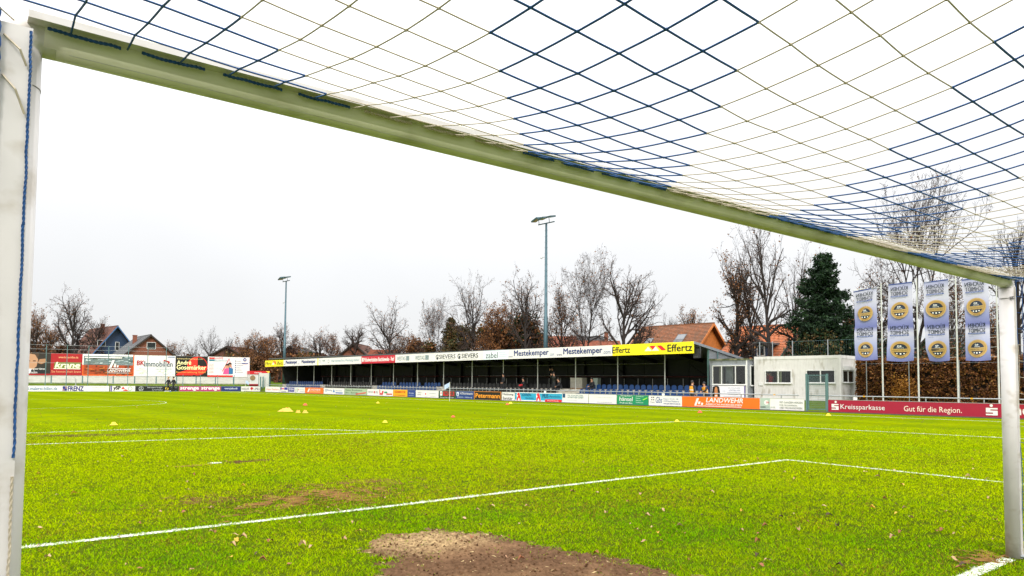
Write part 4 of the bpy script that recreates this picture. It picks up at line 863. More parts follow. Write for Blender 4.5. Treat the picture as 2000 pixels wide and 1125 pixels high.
b.box(.12, Lc-.12, 0, .12, Hc-.2, Hc-.005); b.box(.12, Lc-.12, Dc-.12, Dc, Hc-.2, Hc-.005); b.box(0, .12, .12, Dc-.12, Hc-.2, Hc-.005); b.box(Lc-.12, Lc, .12, Dc-.12, Hc-.2, Hc-.005)
b.box(.12, Lc-.12, 0, .12, .005, .14); b.box(.12, Lc-.12, Dc-.12, Dc, .005, .14); b.box(0, .12, .12, Dc-.12, .005, .14); b.box(Lc-.12, Lc, .12, Dc-.12, .005, .14); b.build('frame', CWM, cw)
b = MB(); b.box(.1, Lc-.1, .1, Dc-.1, Hc-.06, Hc-.02); b.box(.1, Lc-.1, .1, Dc-.1, .06, .1); b.build('roof', mat('container_inside', (.10, .10, .09), .8), cw)
b = MB(); b.box(.1, Lc-.1, 1.9, 1.93, .15, Hc-.2); b.box(h1_[1]-.4, h1_[1]-.36, .1, 1.85, .15, Hc-.2)
b.build('inner_wall', mat('inner_dark', (.03, .035, .03), .8), cw)
b = MB(); b.box(h1_[0]+.66, h1_[0]+.96, .12, .15, .9, Hc-.2); b.build('curtain', mat('inner_cream', (.5, .5, .35), .7), cw)
b = MB(); b.box(-.35, -.1, .02, .3, -.5, .0) if False else None
b = MB(); b.box(-.0, .0001, 0, .0001, 0, .0001)
window(cw, *h1_, (.5,), .0); window(cw, *h2_, (.5,), .0)
window(cw, *hs, (.5,), -Lc+.02, axis='y', glass=DG)
b = MB(); b.box(Lc-.03, Lc+.06, hs[0]-.05, hs[1]+.05, hs[3]+.06, hs[3]+.30); b.build('shutter_box', WF, cw)
b = MB(); b.box(cx(1482), cx(1490), -.03, .012, cz(1486, 753), cz(1486, 747)); b.build('meter_box', WF, cw)
b = MB()
for x in (.1, Lc/2, Lc-.4):
    for y in (.1, Dc-.4): b.box(x, x+.3, y, y+.3, -.03, .0)
b.build('support_block', CON, cw)
# ------------------------------------------------------------------ flags
FLM = bpy.data.materials.new('flag_cloth'); FLM.use_nodes = True; t = FLM.node_tree; bs_ = t.nodes['Principled BSDF']; bs_.inputs['Roughness'].default_value = .75
co = t.nodes.new('ShaderNodeTexCoord'); sp_x = t.nodes.new('ShaderNodeSeparateXYZ'); t.links.new(co.outputs['Object'], sp_x.inputs[0])
cr = t.nodes.new('ShaderNodeValToRGB'); mr = t.nodes.new('ShaderNodeMapRange'); mr.inputs[1].default_value = 0; mr.inputs[2].default_value = 4; t.links.new(sp_x.outputs[2], mr.inputs[0]); t.links.new(mr.outputs[0], cr.inputs[0])
cv, cb = hx('c6c5d6'), hx('6e74ac'); el = cr.color_ramp.elements; el[0].position = 0; el[0].color = (*hx('7278b0'), 1); el[1].position = 1; el[1].color = (*hx('a2a5c8'), 1)
for p_, c_ in ((.18, hx('a0a5cc')), (.36, cv), (.44, cb), (.56, hx('9095c2')), (.72, hx('b8b8d0')), (.80, cv), (.90, cv)):
    e_ = el.new(p_); e_.color = (*c_, 1)
trn = t.nodes.new('ShaderNodeBsdfTranslucent'); t.links.new(cr.outputs[0], bs_.inputs['Base Color']); t.links.new(cr.outputs[0], trn.inputs[0])
mxs = t.nodes.new('ShaderNodeMixShader'); mxs.inputs[0].default_value = .25; t.links.new(bs_.outputs[0], mxs.inputs[1]); t.links.new(trn.outputs[0], mxs.inputs[2]); t.links.new(mxs.outputs[0], t.nodes['Material Output'].inputs[0])
POLE = mat('pole_white_metal', (.60, .60, .58), .35, .3, .05)
flabs = ['leftmost of the four tall banner flags, its cloth creased across the upper seal', 'second from the left of the four tall blue and white banner flags', 'third from the left of the four tall banner flags, with a curled lower corner', 'rightmost of the four tall banner flags, its top hidden by the crossbar']
for i, (pb, pt, l_, r_, yt, yb) in enumerate(((1725, 1719, 1667, 1715, 566, 702), (1795, 1788, 1733, 1785, 556, 704), (1872, 1863, 1805, 1856, 551, 704), (1952, 1942, 1881, 1935, 546, 703))):
    tt = 1.5; a, _ = FR.hit(pb, 785, tt); root = empty('banner_flag', FR.p(a, tt, 0), FR.rot); tag(root, flabs[i], 'flag', 'banner flags in front of the hedge')
    aL, zT = FR.hit(l_, yt, tt); aR, zB = FR.hit(r_, yb, tt); W = aL-aR; H = zT-zB; x0 = a-aL
    b = MB(); b.tube([(0, 0, 0), (0, 0, zT+.22)], [.045, .03], 10); b.build('pole', POLE, root)
    b = MB(); b.tube([(.02, 0, zT+.01), (x0-.03, -.02, zT-.02)], .014, 6); b.build('arm', POLE, root)
    rx = random.Random(i+3)
    A1, A2, ph = .05, .035, i*1.7
    def warp(x, y, z, W=W, H=H, i=i, ph=ph):
        u_ = x/W; v_ = 1-z/H
        dy = .11*v_*math.sin(u_*(3.5+i*.7)+v_*3+ph)+.05*math.sin(v_*(7+i)+u_*5+ph*2)*(.3+v_)+(.10*math.exp(-((u_-.9+v_*1.8)/.12)**2) if i == 0 else 0)
        dx = (.02+.03*(i % 2))*math.sin(v_*(2.5+i*.6)+ph)*(1-u_)+.015*math.sin(v_*7+ph)*(1-u_); dz = .05*u_*(1-v_)-(.05*v_*math.sin(u_*3.1))
        if i == 0: dz += -.0 + .10*(1-u_)*(-1)*math.exp(-(v_/.25)**2)
        if i == 2: dx += .12*max(0, v_-.85)/.15*(1-u_)**2; dy += .2*max(0, v_-.85)/.15*(1-u_)**2
        return (x+dx, y+dy, z+dz)
    b = MB(); nx, nz_ = 12, 36
    g_ = [[warp(W*p_/nx, 0, H*q_/nz_) for p_ in range(nx+1)] for q_ in range(nz_+1)]
    for row in g_: b.v += row
    for q_ in range(nz_):
        for p_ in range(nx):
            k_ = q_*(nx+1)+p_; b.f.append((k_, k_+1, k_+nx+2, k_+nx+1)); b.m.append(0)
    cl = b.build('cloth', FLM, root, (x0, -.03, zB), 0, smooth=True)
    cl.scale = (1, 1, 1)
    els = [Q(.0, .985, 1, 1, '3a4a86')]
    for z0 in (0., .5):
        y_ = lambda q: z0+q*.5
        els += [T('KÜCHEN', .18, y_(.805), .88, y_(.93), '0e1e30', .018), T('SCHMIDT', .18, y_(.685), .88, y_(.785), '0e1e30', .018), Q(.18, y_(.645), .88, y_(.675), '1f3f8a'), T('Das Küchenhaus', .24, y_(.650), .84, y_(.670), 'd8dcf0', .0), Q(.68, y_(.60), .76, y_(.61), '8a90b8'), Q(.78, y_(.595), .86, y_(.605), '8a90b8'),
            O(.5, y_(.30), .108, 'a8854a', n=30), O(.5, y_(.30), .104, 'd2b87c', ri=.100, n=30), O(.5, y_(.30), .074, '16263a', n=26), Q(.20, y_(.24), .80, y_(.32), 'b39458'), T('TOP-LEISTUNGEN', .22, y_(.258), .78, y_(.30), '5a431c', .0), T('40', .44, y_(.366), .60, y_(.412), 'f4f4f0', .01), T('JAHRE', .38, y_(.330), .62, y_(.356), 'f4f4f0', .0), O(.38, y_(.20), .008, 'f4f4f0', n=6), O(.5, y_(.195), .010, 'f4f4f0', n=6), O(.62, y_(.20), .008, 'f4f4f0', n=6), T('GARANTIE', .36, y_(.105), .64, y_(.135), '7a5f30', 0)]
    # the print faces the street: seen from the pitch it reads mirrored
    els2 = []
    for e_ in els:
        if e_[0] == 'T': els2.append(('T', e_[1], 1-e_[4], e_[3], 1-e_[2], e_[5], e_[6], e_[7], e_[8]))
        elif e_[0] == 'P': els2.append(('P', [(1-p_, q_) for p_, q_ in e_[1]][::-1], e_[2]))
        else: els2.append(e_)
    decorate(cl, W, H, els2, -.010, warp=warp, mirror=True, step=.0025)
    b = MB()
    for q_ in range(9): zz = zT-.15-q_*(zT-zB-.3)/8; b.tube([(x0+W-.01, -.03, zz), (0, -.035, zz+.02)], .006, 4)
    b.build('tie', POLE, root)

# ------------------------------------------------------------------ beech hedge
def leaf_cloud(name, pts, size, cols, seed, parent=None, aspect=1.6, tag_stuff=True):
    """many small bent leaf faces round the points"""
    rs = np.random.RandomState(seed); n = len(pts); a = rs.normal(size=(n, 3)); a /= np.linalg.norm(a, axis=1)[:, None]
    c = rs.normal(size=(n, 3)); c -= a*(a*c).sum(1)[:, None]; c /= np.linalg.norm(c, axis=1)[:, None]
    s = size*rs.uniform(.6, 1.4, n)[:, None]; V = np.stack([pts-a*s*aspect/2, pts+c*s*.5, pts+a*s*aspect/2, pts-c*s*.5], 1)
    F = np.arange(n*4).reshape(-1, 4); ci = cols[rs.randint(0, len(cols), n)]*rs.uniform(.6, 1.3, n)[:, None]
    me = np_mesh(name, V.reshape(-1, 3), F, np.repeat(ci, 4, 0)); me.materials.append(LEAFM)
    o = bpy.data.objects.new(name, me); link(o, parent)
    if tag_stuff: o['kind'] = 'stuff'
    return o
LEAFM = vcol_mat('leaf_tissue', .7, .25, .3)
rs = np.random.RandomState(9)
hd = empty('beech_hedge', FR.p(2, 5, .5), FR.rot); tag(hd, 'tall clipped beech hedge with rust brown autumn leaves behind the banner flags', 'hedge')
aH = FR.hit(1672, 760, 5.)[0]; L_ = aH-(-9); n = 62000
xx_ = rs.uniform(2-aH, 11, n); side = rs.rand(n)
front = side < .72; yy_ = np.where(front, rs.normal(0, .06, n), rs.uniform(0, 1.1, n)); zz_ = np.where(front, rs.uniform(0, 2.42, n), 2.42+rs.normal(0, .05, n))
yy_ += (fbm(xx_+50, zz_, 2.2, 5)-.5)*.5*front; zz_ += (fbm(xx_+9, yy_, 1.3, 15)-.5)*.22*(~front)
keep = fbm(xx_, zz_*1.0, 3.2, 25) > .33
pts = np.stack([xx_, yy_, zz_], 1)[keep | ~front]
cc = np.array([[.20, .075, .022], [.13, .05, .018], [.27, .11, .03], [.09, .035, .014], [.33, .16, .04], [.06, .03, .012]])
leaf_cloud('foliage', pts, .075, cc, 1, hd)
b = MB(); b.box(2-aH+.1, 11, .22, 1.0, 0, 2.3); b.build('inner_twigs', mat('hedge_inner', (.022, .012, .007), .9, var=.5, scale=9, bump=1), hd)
yb_ = rs.normal(size=(1500, 3))*np.array([.32, .12, .42])+np.array([2-FR.hit(1762, 765, 4.3)[0], -.55, .55]); leaf_cloud('foliage', yb_[yb_[:, 2] > -.1], .07, np.array([[.45, .22, .03], [.38, .17, .03], [.3, .12, .02]]), 2, hd)
pf = empty('wire_fence', FR.p(3, 4.1, .5), FR.rot); tag(pf, 'thin galvanised fence posts and wires standing before the beech hedge', 'fence')
for px in (1693, 1776, 1874, 1968): a, _ = FR.hit(px, 760, 4.1); b = MB(); b.tube([(3-a, 0, 0), (3-a, 0, 2.35)], .025, 6); b.build('fence_post', GALV, pf)
b = MB(); b.tube([(3-7.6, 0, 2.2), (9, 0, 2.2)], .003, 4); b.build('wire', GALV, pf)
# tall mesh fence behind the container
tf = empty('mesh_fence', FR.p(10, 8.6, .5), FR.rot); tag(tf, 'tall grey post and wire mesh fence rising behind the white container', 'fence')
for px in (1484, 1509, 1548, 1617, 1752): a, _ = FR.hit(px, 690, 8.6); b = MB(); b.tube([(10-a, 0, 0), (10-a, 0, 3.95)], .035, 6); b.build('fence_post', GALV, tf)
b = MB(); a0 = 10-FR.hit(1470, 690, 8.6)[0]
for z in (3.9,): b.tube([(a0, 0, z), (14, 0, z)], .005, 4)
x = a0
while x < 14: b.box(x-.001, x+.001, -.001, .001, 2.4, 3.9); x += .15
tag(b.build('wire_mesh', TEAL, tf), kind='stuff')

# ------------------------------------------------------------------ floodlight masts
def mast(pxb, tt, pyt, label, r0=.2):
    a, zt = FR.hit(pxb, pyt, tt); root = empty('floodlight_mast', FR.p(a, tt, .4), FR.rot); tag(root, label, 'floodlight mast', 'floodlight masts behind the grandstand')
    H = zt-.4; b = MB(); b.tube([(0, 0, 0), (0, 0, H*.45), (0, 0, H*.452), (0, 0, H)], [r0, r0*.8, r0*.68, r0*.42], 12); b.build('pole', TEAL2, root, smooth=True)
    b = MB(); z = 3.5
    while z < H-.5: b.tube([(-.22, 0, z), (.22, 0, z)], .012, 4); z += .55
    b.build('climbing_rungs', TEAL2, root)
    b = MB(); b.tube([(-1.05, .0, H), (1.05, .0, H)], .055, 6); b.tube([(-.95, 0, H), (-.95, -.05, H+.42)], .03, 5); b.tube([(.4, 0, H), (.4, -.05, H+.42)], .03, 5); b.build('crossarm', TEAL2, root)
    for x_, tilt, ln in ((-1.25, .30, .95), (-.40, .22, .8), (.65, -.0, .8)):
        b = MB(); b.box(-.42*ln, .42*ln, -.36, .36, -.07, .08); b.box(-.36*ln, .36*ln, -.30, .30, -.075, -.07, 1)
        h_ = b.build('lamp_head', [TEAL2, mat('lamp_glass', (.55, .45, .35), .2)], root, (x_+.1, -.2, H+.48)); h_.rotation_euler = (R(12), R(-18 if x_ < 0 else 0)*(1.2 if x_ < -1 else .6), 0)
    if r0 > .19: b = MB(); b.tube([(0, 0, H*.80), (-.45, -.1, H*.80)], .025, 5); b.tube([(-.45, -.1, H*.80-.1), (-.62, -.12, H*.80-.02)], .06, 6); b.build('camera_bracket', SIL, root)
TEAL2 = mat('mast_paint', (.05, .10, .12), .45, .4, .15, 3)
mast(1067, 10.5, 436, 'taller looking floodlight mast behind the middle of the grandstand roof', .24)
mast(559, 9.2, 549, 'distant floodlight mast at the far end of the grandstand', .22)

# ------------------------------------------------------------------ houses
BRK = mat('red_brick', (.20, .065, .035), .8, var=.25, scale=14, bump=.2); TIL = (.55, .15, .04)
TO = mat('orange_tiles', (.40, .11, .03), .7, var=.35, scale=5, dirt=((.16, .07, .03), 3, .5, .75)); TB = mat('brown_tiles', (.12, .045, .028), .8, var=.3, scale=5); TG = mat('grey_tiles', (.10, .10, .105), .7, var=.25, scale=4)
TO1 = mat('weathered_orange_tiles', (.20, .07, .025), .75, var=.4, scale=6, dirt=((.12, .06, .03), 2.5, .45, .7))
TR = mat('red_tiles', (.24, .07, .035), .8, var=.3, scale=4, dirt=((.1, .05, .03), 2, .5, .75))
ORW = mat('orange_boards', (.55, .17, .03), .7, var=.15, scale=6); BLU = mat('blue_cladding', (.018, .042, .095), .6, var=.1); DKW = mat('dark_wood', (.03, .022, .018), .7)
def roof_plane(b, x0, x1, y0, z0, y1, z1, rows, mi=0, wave=True, th=.06):
    """stepped tile courses from eave (y0,z0) to ridge (y1,z1)"""
    for i in range(rows):
        ya, yb_ = y0+(y1-y0)*i/rows, y0+(y1-y0)*(i+1)/rows; za, zb = z0+(z1-z0)*i/rows, z0+(z1-z0)*(i+1)/rows
        b.face([(x0, ya, za+th), (x1, ya, za+th), (x1, yb_, zb), (x0, yb_, zb)], mi); b.face([(x0, ya, za), (x1, ya, za), (x1, ya, za+th), (x0, ya, za+th)], mi)
def house(loc, rz, Lx, Wy, ze, zr, wall, roof, label, over=.35, rows=24, gwall=None, chimney=None, wins=(), sky=(), zb=0., trim=None, hb=0.):
    """ridge along local x (0..Lx), gables at x=0 and x=Lx; y: 0 = eave toward the pitch"""
    root = empty('house', loc, rz); tag(root, label, 'house')
    b = MB(); b.box(0, Lx, 0, Wy, zb, ze); b.build('wall', wall, root)
    gw = gwall or wall
    for x0, x1 in ((0, .12), (Lx-.12, Lx)):
        b = MB(); b.prism([(0, ze), (Wy, ze), (Wy/2, zr)], 'x', x0+(.0 if x0 == 0 else 0), x1); b.build('gable', gw, root)
    sl = (zr-ze)/(Wy/2); yo = -over; zo = ze-over*sl
    b = MB(); roof_plane(b, -over, Lx+over, yo, zo+.12, Wy/2, zr+.14, rows); roof_plane(b, -over, Lx+over, Wy-yo, zo+.12, Wy/2, zr+.14, rows)
    b.face([(-over, yo, zo), (-over, Wy/2, zr+.02), (Lx+over, Wy/2, zr+.02), (Lx+over, yo, zo)]); b.face([(-over, Wy-yo, zo), (Lx+over, Wy-yo, zo), (Lx+over, Wy/2, zr+.02), (-over, Wy/2, zr+.02)])
    rf = b.build('roof', roof, root)
    b = MB(); b.box(-over, Lx+over, Wy/2-.1, Wy/2+.1, zr+.08, zr+.20); b.build('ridge', roof, root)
    tm = trim or DKW
    for x0 in (-over, Lx+over-.05):
        b = MB(); b.prism([(yo, zo-.12), (Wy/2, zr-.10), (Wy-yo, zo-.12), (Wy-yo, zo+.16), (Wy/2, zr+.17), (yo, zo+.16)], 'x', x0-.02, x0+.05); b.build('verge_board', tm, root)
    if chimney:
        cx_, cy_, ch = chimney; b = MB(); b.box(cx_-.3, cx_+.3, cy_-.25, cy_+.25, zr-1.2, zr+ch); b.box(cx_-.35, cx_+.35, cy_-.3, cy_+.3, zr+ch, zr+ch+.1); b.build('chimney', BRK, rf)
    for wn in wins:   # (side, centre, z0, width, height)
        sd2, c_, z0, w_, h_ = wn
        if sd2 == 'x1': window(root, c_-w_/2, c_+w_/2, z0, z0+h_, (.5,) if w_ > .9 else (), -Lx-.03, axis='y', glass=DG, fw=.07)
        elif sd2 == 'x0':
            b = MB(); b.box(-.06, -.0, c_-w_/2-.07, c_+w_/2+.07, z0-.07, z0+h_+.07); o = b.build('window', WF, root); b = MB(); b.box(-.075, -.06, c_-w_/2, c_+w_/2, z0, z0+h_); b.build('pane', DG, o)
        else: window(root, c_-w_/2, c_+w_/2, z0, z0+h_, (.5,) if w_ > .9 else (), -.03, glass=DG, fw=.07)
    for x_, f_, w_, h_ in sky:
        y0_, y1_ = yo+(Wy/2-yo)*f_, yo+(Wy/2-yo)*(f_+h_); z0_, z1_ = zo+(zr-zo)*f_+.2, zo+(zr-zo)*(f_+h_)+.2
        b = MB(); b.face([(x_-.08, y0_-.06, z0_), (x_+w_+.08, y0_-.06, z0_), (x_+w_+.08, y1_+.06, z1_+.08), (x_-.08, y1_+.06, z1_+.08)]); o = b.build('roof_window', TG, root)
        b = MB(); b.face([(x_, y0_, z0_+.03), (x_+w_, y0_, z0_+.03), (x_+w_, y1_, z1_+.06), (x_, y1_, z1_+.06)]); b.build('pane', mat('sky_glass', (.08, .09, .10), .1, 0, .1, 2, spec=1), o)
        b = MB(); b.box(x_+w_/2-.03, x_+w_/2+.03, y0_+.02, y1_, (z0_+z1_)/2+.1, (z0_+z1_)/2+.12) if False else None
    return root
# two orange roofed houses behind the stand's near end
ridge_t = 22.; a1, z1 = FR.hit(1262, 643, ridge_t); a2, z2 = FR.hit(1386, 632, ridge_t); Wy = 9.
house(FR.p(a1, ridge_t-Wy/2, 0), FR.rot, a1-a2, Wy, 3.2, (z1+z2)/2, BRK, TO1, 'big house with an orange tiled roof and two roof windows behind the yellow fascia', .5, 30, ORW, None, [('x1', 6.0, 3.4, .9, 1.0)], [(1.2, .50, .8, .17), (4.7, .56, .85, .17)], trim=ORW)
a1, z1 = FR.hit(1453, 641, 23.); a2, z2 = FR.hit(1560, 636, 23.); hs2 = house(FR.p(a1, 17.5, 0), FR.rot, a1-a2, 11., 3.0, (z1+z2)/2, BRK, TO, 'house with a bright orange tiled roof and a small dormer behind the white container', .4, 26, None, None, [])
dmx = a1-FR.hit(1478, 690, 18.5)[0]; dz_ = FR.hit(1478, 697, 18.5)[1]; b = MB(); b.box(dmx-.95, dmx+.95, .9, 3.4, dz_-.2, dz_+1.05); dm = b.build('dormer', BLU, hs2)
b = MB(); b.box(dmx-1.25, dmx+1.25, .6, 3.8, dz_+1.05, dz_+1.2); b.build('dormer_roof', TG, dm)
for q_ in (-.45, .45):
    b = MB(); b.box(dmx+q_-.36, dmx+q_+.36, .82, .9, dz_+.05, dz_+.98); w_ = b.build('window', WF, hs2); b = MB(); b.box(dmx+q_-.27, dmx+q_+.27, .80, .82, dz_+.14, dz_+.89); b.build('pane', DG, w_)
def house_px(pl, pr, pyr, pye, k, rz_add, wall, roof, label, gable=False, **kw):
    """house between two pixel columns at camera depth k"""
    p0 = depth(pl, 740, k); p1 = depth(pr, 740, k); L_ = (p1-p0).xy.length; zr = depth((pl+pr)/2, pyr, k).z; ze = depth((pl+pr)/2, pye, k).z
    rz = math.atan2(p1.y-p0.y, p1.x-p0.x)+rz_add
    return p0, L_, ze, zr, rz
def gable_house(pl, pr, pyr, pye, k, D_, wall, roof, label, px_peak=None, gwall=None, wins=(), turn=0., **kw):
    p0, L_, ze, zr, rz = house_px(pl, pr, pyr, pye, k, 0, wall, roof, label)
    # local x of house() is the ridge: point it away from the viewer; gable x=0 faces us
    root_rz = rz+math.pi/2+turn; L_ = L_/math.cos(turn-R(32)); loc = Vector((p1x(p0, L_, rz)[0], p1x(p0, L_, rz)[1], 0))
    return house((loc.x, loc.y, 0), root_rz, D_, L_, ze, zr, wall, roof, label, gwall=gwall, wins=wins, **kw)
def p1x(p0, L_, rz): return (p0.x+L_*math.cos(rz), p0.y+L_*math.sin(rz))
def long_house(pl, pr, pyr, pye, k, W_y, wall, roof, label, rz_add=0, **kw):
    p0, L_, ze, zr, rz = house_px(pl, pr, pyr, pye, k, rz_add, wall, roof, label)
    return house((p0.x, p0.y, 0), rz, L_, W_y, ze, zr, wall, roof, label, **kw)
gable_house(184, 268, 640, 697, 122, 13, BRK, TB, 'house with a dark blue boarded gable and brown roof behind the hoardings', gwall=BLU, wins=[('x0', 6.0, 6.9, 1.1, .9), ('x0', 3.6, 6.3, .5, 1.3)], turn=R(47), chimney=(3.0, 5.0, .45), trim=mat('blue_trim', (.04, .12, .26), .5), over=.8)
gable_house(250, 340, 657, 696, 108, 9, BRK, TG, 'brick gabled house with one white window, right of the blue gable', wins=[('x0', 3.4, 6.0, 1.1, .9)], turn=R(40), chimney=(4., 4.8, .1), over=.4)
gable_house(404, 468, 677, 698, 150, 14, TB, TB, 'dark brown hip like roof far behind the white hoarding', wins=[('x0', 3.5, 5., .9, .9)], over=.5)
gable_house(536, 584, 677, 700, 128, 12, BRK, TG, 'grey roofed house right of the distant floodlight mast', over=.4, chimney=(4, 3, .5))
gable_house(652, 716, 671, 703, 112, 12, BRK, TB, 'brick gabled house behind the white fascia boards', over=.4)
long_house(716, 766, 683, 700, 105, 8, mat('render_cream', (.6, .57, .5), .8), TR, 'low house with a red tiled roof and cream gable beside a bare tree', over=.3)
long_house(1052, 1125, 655, 690, 95, 9, BRK, TR, 'brown red roof behind the tall floodlight mast', over=.4)
long_house(1110, 1215, 664, 695, 88, 9, BRK, TR, 'long low red roof behind the fascia between two big bare trees', over=.4)
long_house(1100, 1180, 656, 672, 110, 8, BRK, TG, 'grey flat looking roof with small chimney above the low red roof', over=.3, chimney=(7.2, 4, .8))
gable_house(560, 640, 690, 712, 118, 8, BRK, TB, 'low brick house just above the far fascia boards', over=.3)
long_house(1885, 1990, 640, 690, 70, 9, mat('render_grey', (.3, .29, .27), .8), TG, 'grey roofed house half hidden behind the rightmost banner flag', over=.4)

# ---- sales trailer, sheds and posts by the far corner
a0, _ = FL.hit(488, 740, 6.); p_ = FL.p(a0, 6., 0); k_d = (p_-C0).dot(CF)
tr = empty('sales_trailer', p_, FL.rot); tag(tr, 'white sales trailer with a red awning band at the far corner', 'trailer')
a1, _ = FL.hit(526, 740, 6.); W = a0-a1; zz = lambda py: FL.hit(505, py, 6.)[1]
b = MB(); b.box(0, W, 0, 2.4, zz(750), zz(731), 0); b.build('body', mat('trailer_white', (.6, .6, .58), .4), tr)
b = MB(); b.box(-.05, W+.05, -.05, 2.45, zz(731), zz(724.5), 0); o = b.build('awning_band', ink('c41c24'), tr); decorate(o, W, zz(724.5)-zz(731), [T('Getränke', .22, .3, .6, .7, W_, .02), P_([(.8,.95),(1.,.95),(.98,.3)],'f0d040')], 0, warp=lambda x, y, z: (x, y-.06, z+zz(731)))
b = MB(); b.box(-.03, W*.45, -.05, 2.4, zz(753.), zz(750), 0); b.build('skirt', ink('8a1018'), tr)
b = MB(); b.tube([(.35, -.06, zz(738)), (.35, -.02, zz(738))], .35, 16); b.build('round_emblem', mat('emblem_bronze', (.25, .16, .08), .5), tr)
for px in (508, 512, 514, 519, 524, 528): pass
fg = empty('corner_gate', FL.p(FL.hit(515, 760, .3)[0], .3, 0), FL.rot); tag(fg, 'dark green steel gate posts and mesh at the far corner beside the trailer', 'gate'); base_a = FL.hit(515, 760, .3)[0]
for px in (508.5, 513.5, 521, 527): a, _ = FL.hit(px, 760, .3); b = MB(); b.box(base_a-a-.07, base_a-a+.07, -.07, .07, 0, 1.9); b.build('gate_post', TEAL, fg)
b = MB()
for q_ in range(12): b.box(base_a-FL.hit(508.5, 760, .3)[0], base_a-FL.hit(527, 760, .3)[0], -.01, .01, .1+q_*.15, .115+q_*.15)
b.build('wire_mesh', TEAL, fg)
a0, _ = FR.hit(541, 740, 9.); b = MB(); sh = empty('white_shed', FR.p(FR.hit(540, 740, 2.5)[0]+3, 2.5, 0), FR.rot); tag(sh, 'white board fence panel left of the far grandstand end', 'panel')
b.box(-2., 1.0, 0, .06, .6, 2.35); b.build('panel', mat('trailer_white', (.6, .6, .58), .4), sh); b = MB(); b.box(-2.05, -1.97, -.03, .09, 0, 2.4); b.box(.97, 1.05, -.03, .09, 0, 2.4); b.build('post', TEAL, sh)
# ------------------------------------------------------------------ trees
BARK = mat('bark', (.022, .015, .012), .9, var=.35, scale=3, bump=.4); TWIG = mat('twig_bark', (.034, .019, .014), .9, var=.3, scale=2)
def grow_tree(seed, spread=.36, up=.35, start=.28, limbs=13, fork=False, dens=1., droop=0., tw=.0145, levels=4):
    """bare tree of unit height 15 m; returns trunk, twig builders and twig tips"""
    rr = random.Random(seed); H = 15.; tk, tg_ = MB(), MB(); tips = []
    def rdir(d, ang):
        a = d.orthogonal().normalized(); b_ = d.cross(a); ph = rr.uniform(0, 6.283)
        return (d*math.cos(ang)+(a*math.cos(ph)+b_*math.sin(ph))*math.sin(ang)).normalized()
    def branch(p, d, L, r, lv):
        ns = (7, 5, 4, 3, 2)[lv]; pts = [p.copy()]; rs_ = [r]; dirs = [d.copy()]
        for i in range(ns):
            wig = (.03, .15, .22, .28, .3)[lv]
            d = (d+Vector((rr.gauss(0, wig), rr.gauss(0, wig), rr.gauss(0, wig)+(up*.22 if lv in (1, 2) else up*.08)-droop*(lv >= 3)))).normalized()
            p = p+d*L/ns; pts.append(p.copy()); dirs.append(d.copy()); rs_.append(max(tw*.6, r*(1-.72*(i+1)/ns)) if lv else r*(1-.62*(i+1)/ns))
        (tk if lv <= 1 else tg_).tube(pts, rs_, (8, 5, 4, 3, 3)[lv], cap=False)
        if lv >= levels: tips.append(pts[-1]); tips.append(pts[1]); return
        nch = int(((0, 7, 6, 4)[lv])*dens+rr.random()) if lv else limbs
        for c in range(nch):
            if lv == 0: t = start+(1-start)*(c+rr.random()*.7)/nch
            else: t = .22+.78*(c+rr.random()*.8)/nch
            t = min(t, .98); i = min(int(t*ns), ns-1); f = t*ns-i; q = pts[i].lerp(pts[i+1], f); rq = rs_[i]*(1-f)+rs_[i+1]*f
            if lv == 0:
                prof = .55+.45*(t-start)/(1-start)
                ang = R(70-38*(t-start)/(1-start))+rr.uniform(-.15, .15); Lc_ = H*spread*(.45+.65*prof)*rr.uniform(.75, 1.2)
            else: ang = R(rr.uniform(28, 55)); Lc_ = L*rr.uniform(.38, .62)*(1-.35*t)
            branch(q, rdir(dirs[i], ang), Lc_, max(tw, rq*rr.uniform(.58, .78)), lv+1)
        if lv == 0:   # leader carries on as forks
            for c in range(4): branch(pts[-1], rdir(dirs[-1], R(rr.uniform(15, 42))), H*spread*rr.uniform(.8, 1.05), rs_[-1]*.85, 1)
    if fork:
        b0 = Vector((0, 0, 0)); tk.tube([b0, Vector((.05, 0, H*.13)), Vector((0, .03, H*.24))], [.36, .28, .25], 8, cap=False)
        for c in range(3):
            a = c*2.1+rr.random(); d = Vector((math.cos(a)*.38, math.sin(a)*.38, 1)).normalized(); save = limbs
            branch2 = [Vector((0, .02, H*.22))]; limbs_ = limbs
            sub(b0, branch, branch2[0], d, H*.42, .20)
    else: branch(Vector((0, 0, 0)), Vector((rr.gauss(0, .01), rr.gauss(0, .01), 1)), H*.56, .44, 0)
    zm = max(t_.z for t_ in tips); return tk, tg_, tips, zm
def sub(b0, branch, p, d, L, r): branch(p, d, L, r, 0)
TV = []
for i, kw in enumerate((dict(spread=.40, limbs=14), dict(spread=.34, limbs=12, start=.35), dict(spread=.46, limbs=12, up=.15), dict(spread=.30, limbs=5, fork=True, start=.3), dict(spread=.40, limbs=11, start=.5, up=.3, dens=.8), dict(spread=.24, limbs=16, start=.2, up=.6, tw=.008), dict(spread=.44, limbs=6, fork=True, start=.25, up=.1), dict(spread=.42, limbs=15, start=.22, dens=1.2))):
    tk, tg_, tips, zm = grow_tree(40+i*7, **kw); TV.append((tk.mesh('trunk', BARK, True), tg_.mesh('crown', TWIG), np.array([tuple(q) for q in tips]), zm))
BROWN = np.array([[.22, .09, .03], [.30, .13, .04], [.15, .07, .03], [.12, .05, .02]]); GRN = np.array([[.008, .026, .008], [.012, .036, .012], [.02, .05, .014], [.005, .015, .006]])
OLV = np.array([[.06, .06, .015], [.10, .07, .02], [.04, .05, .015], [.13, .07, .02]])
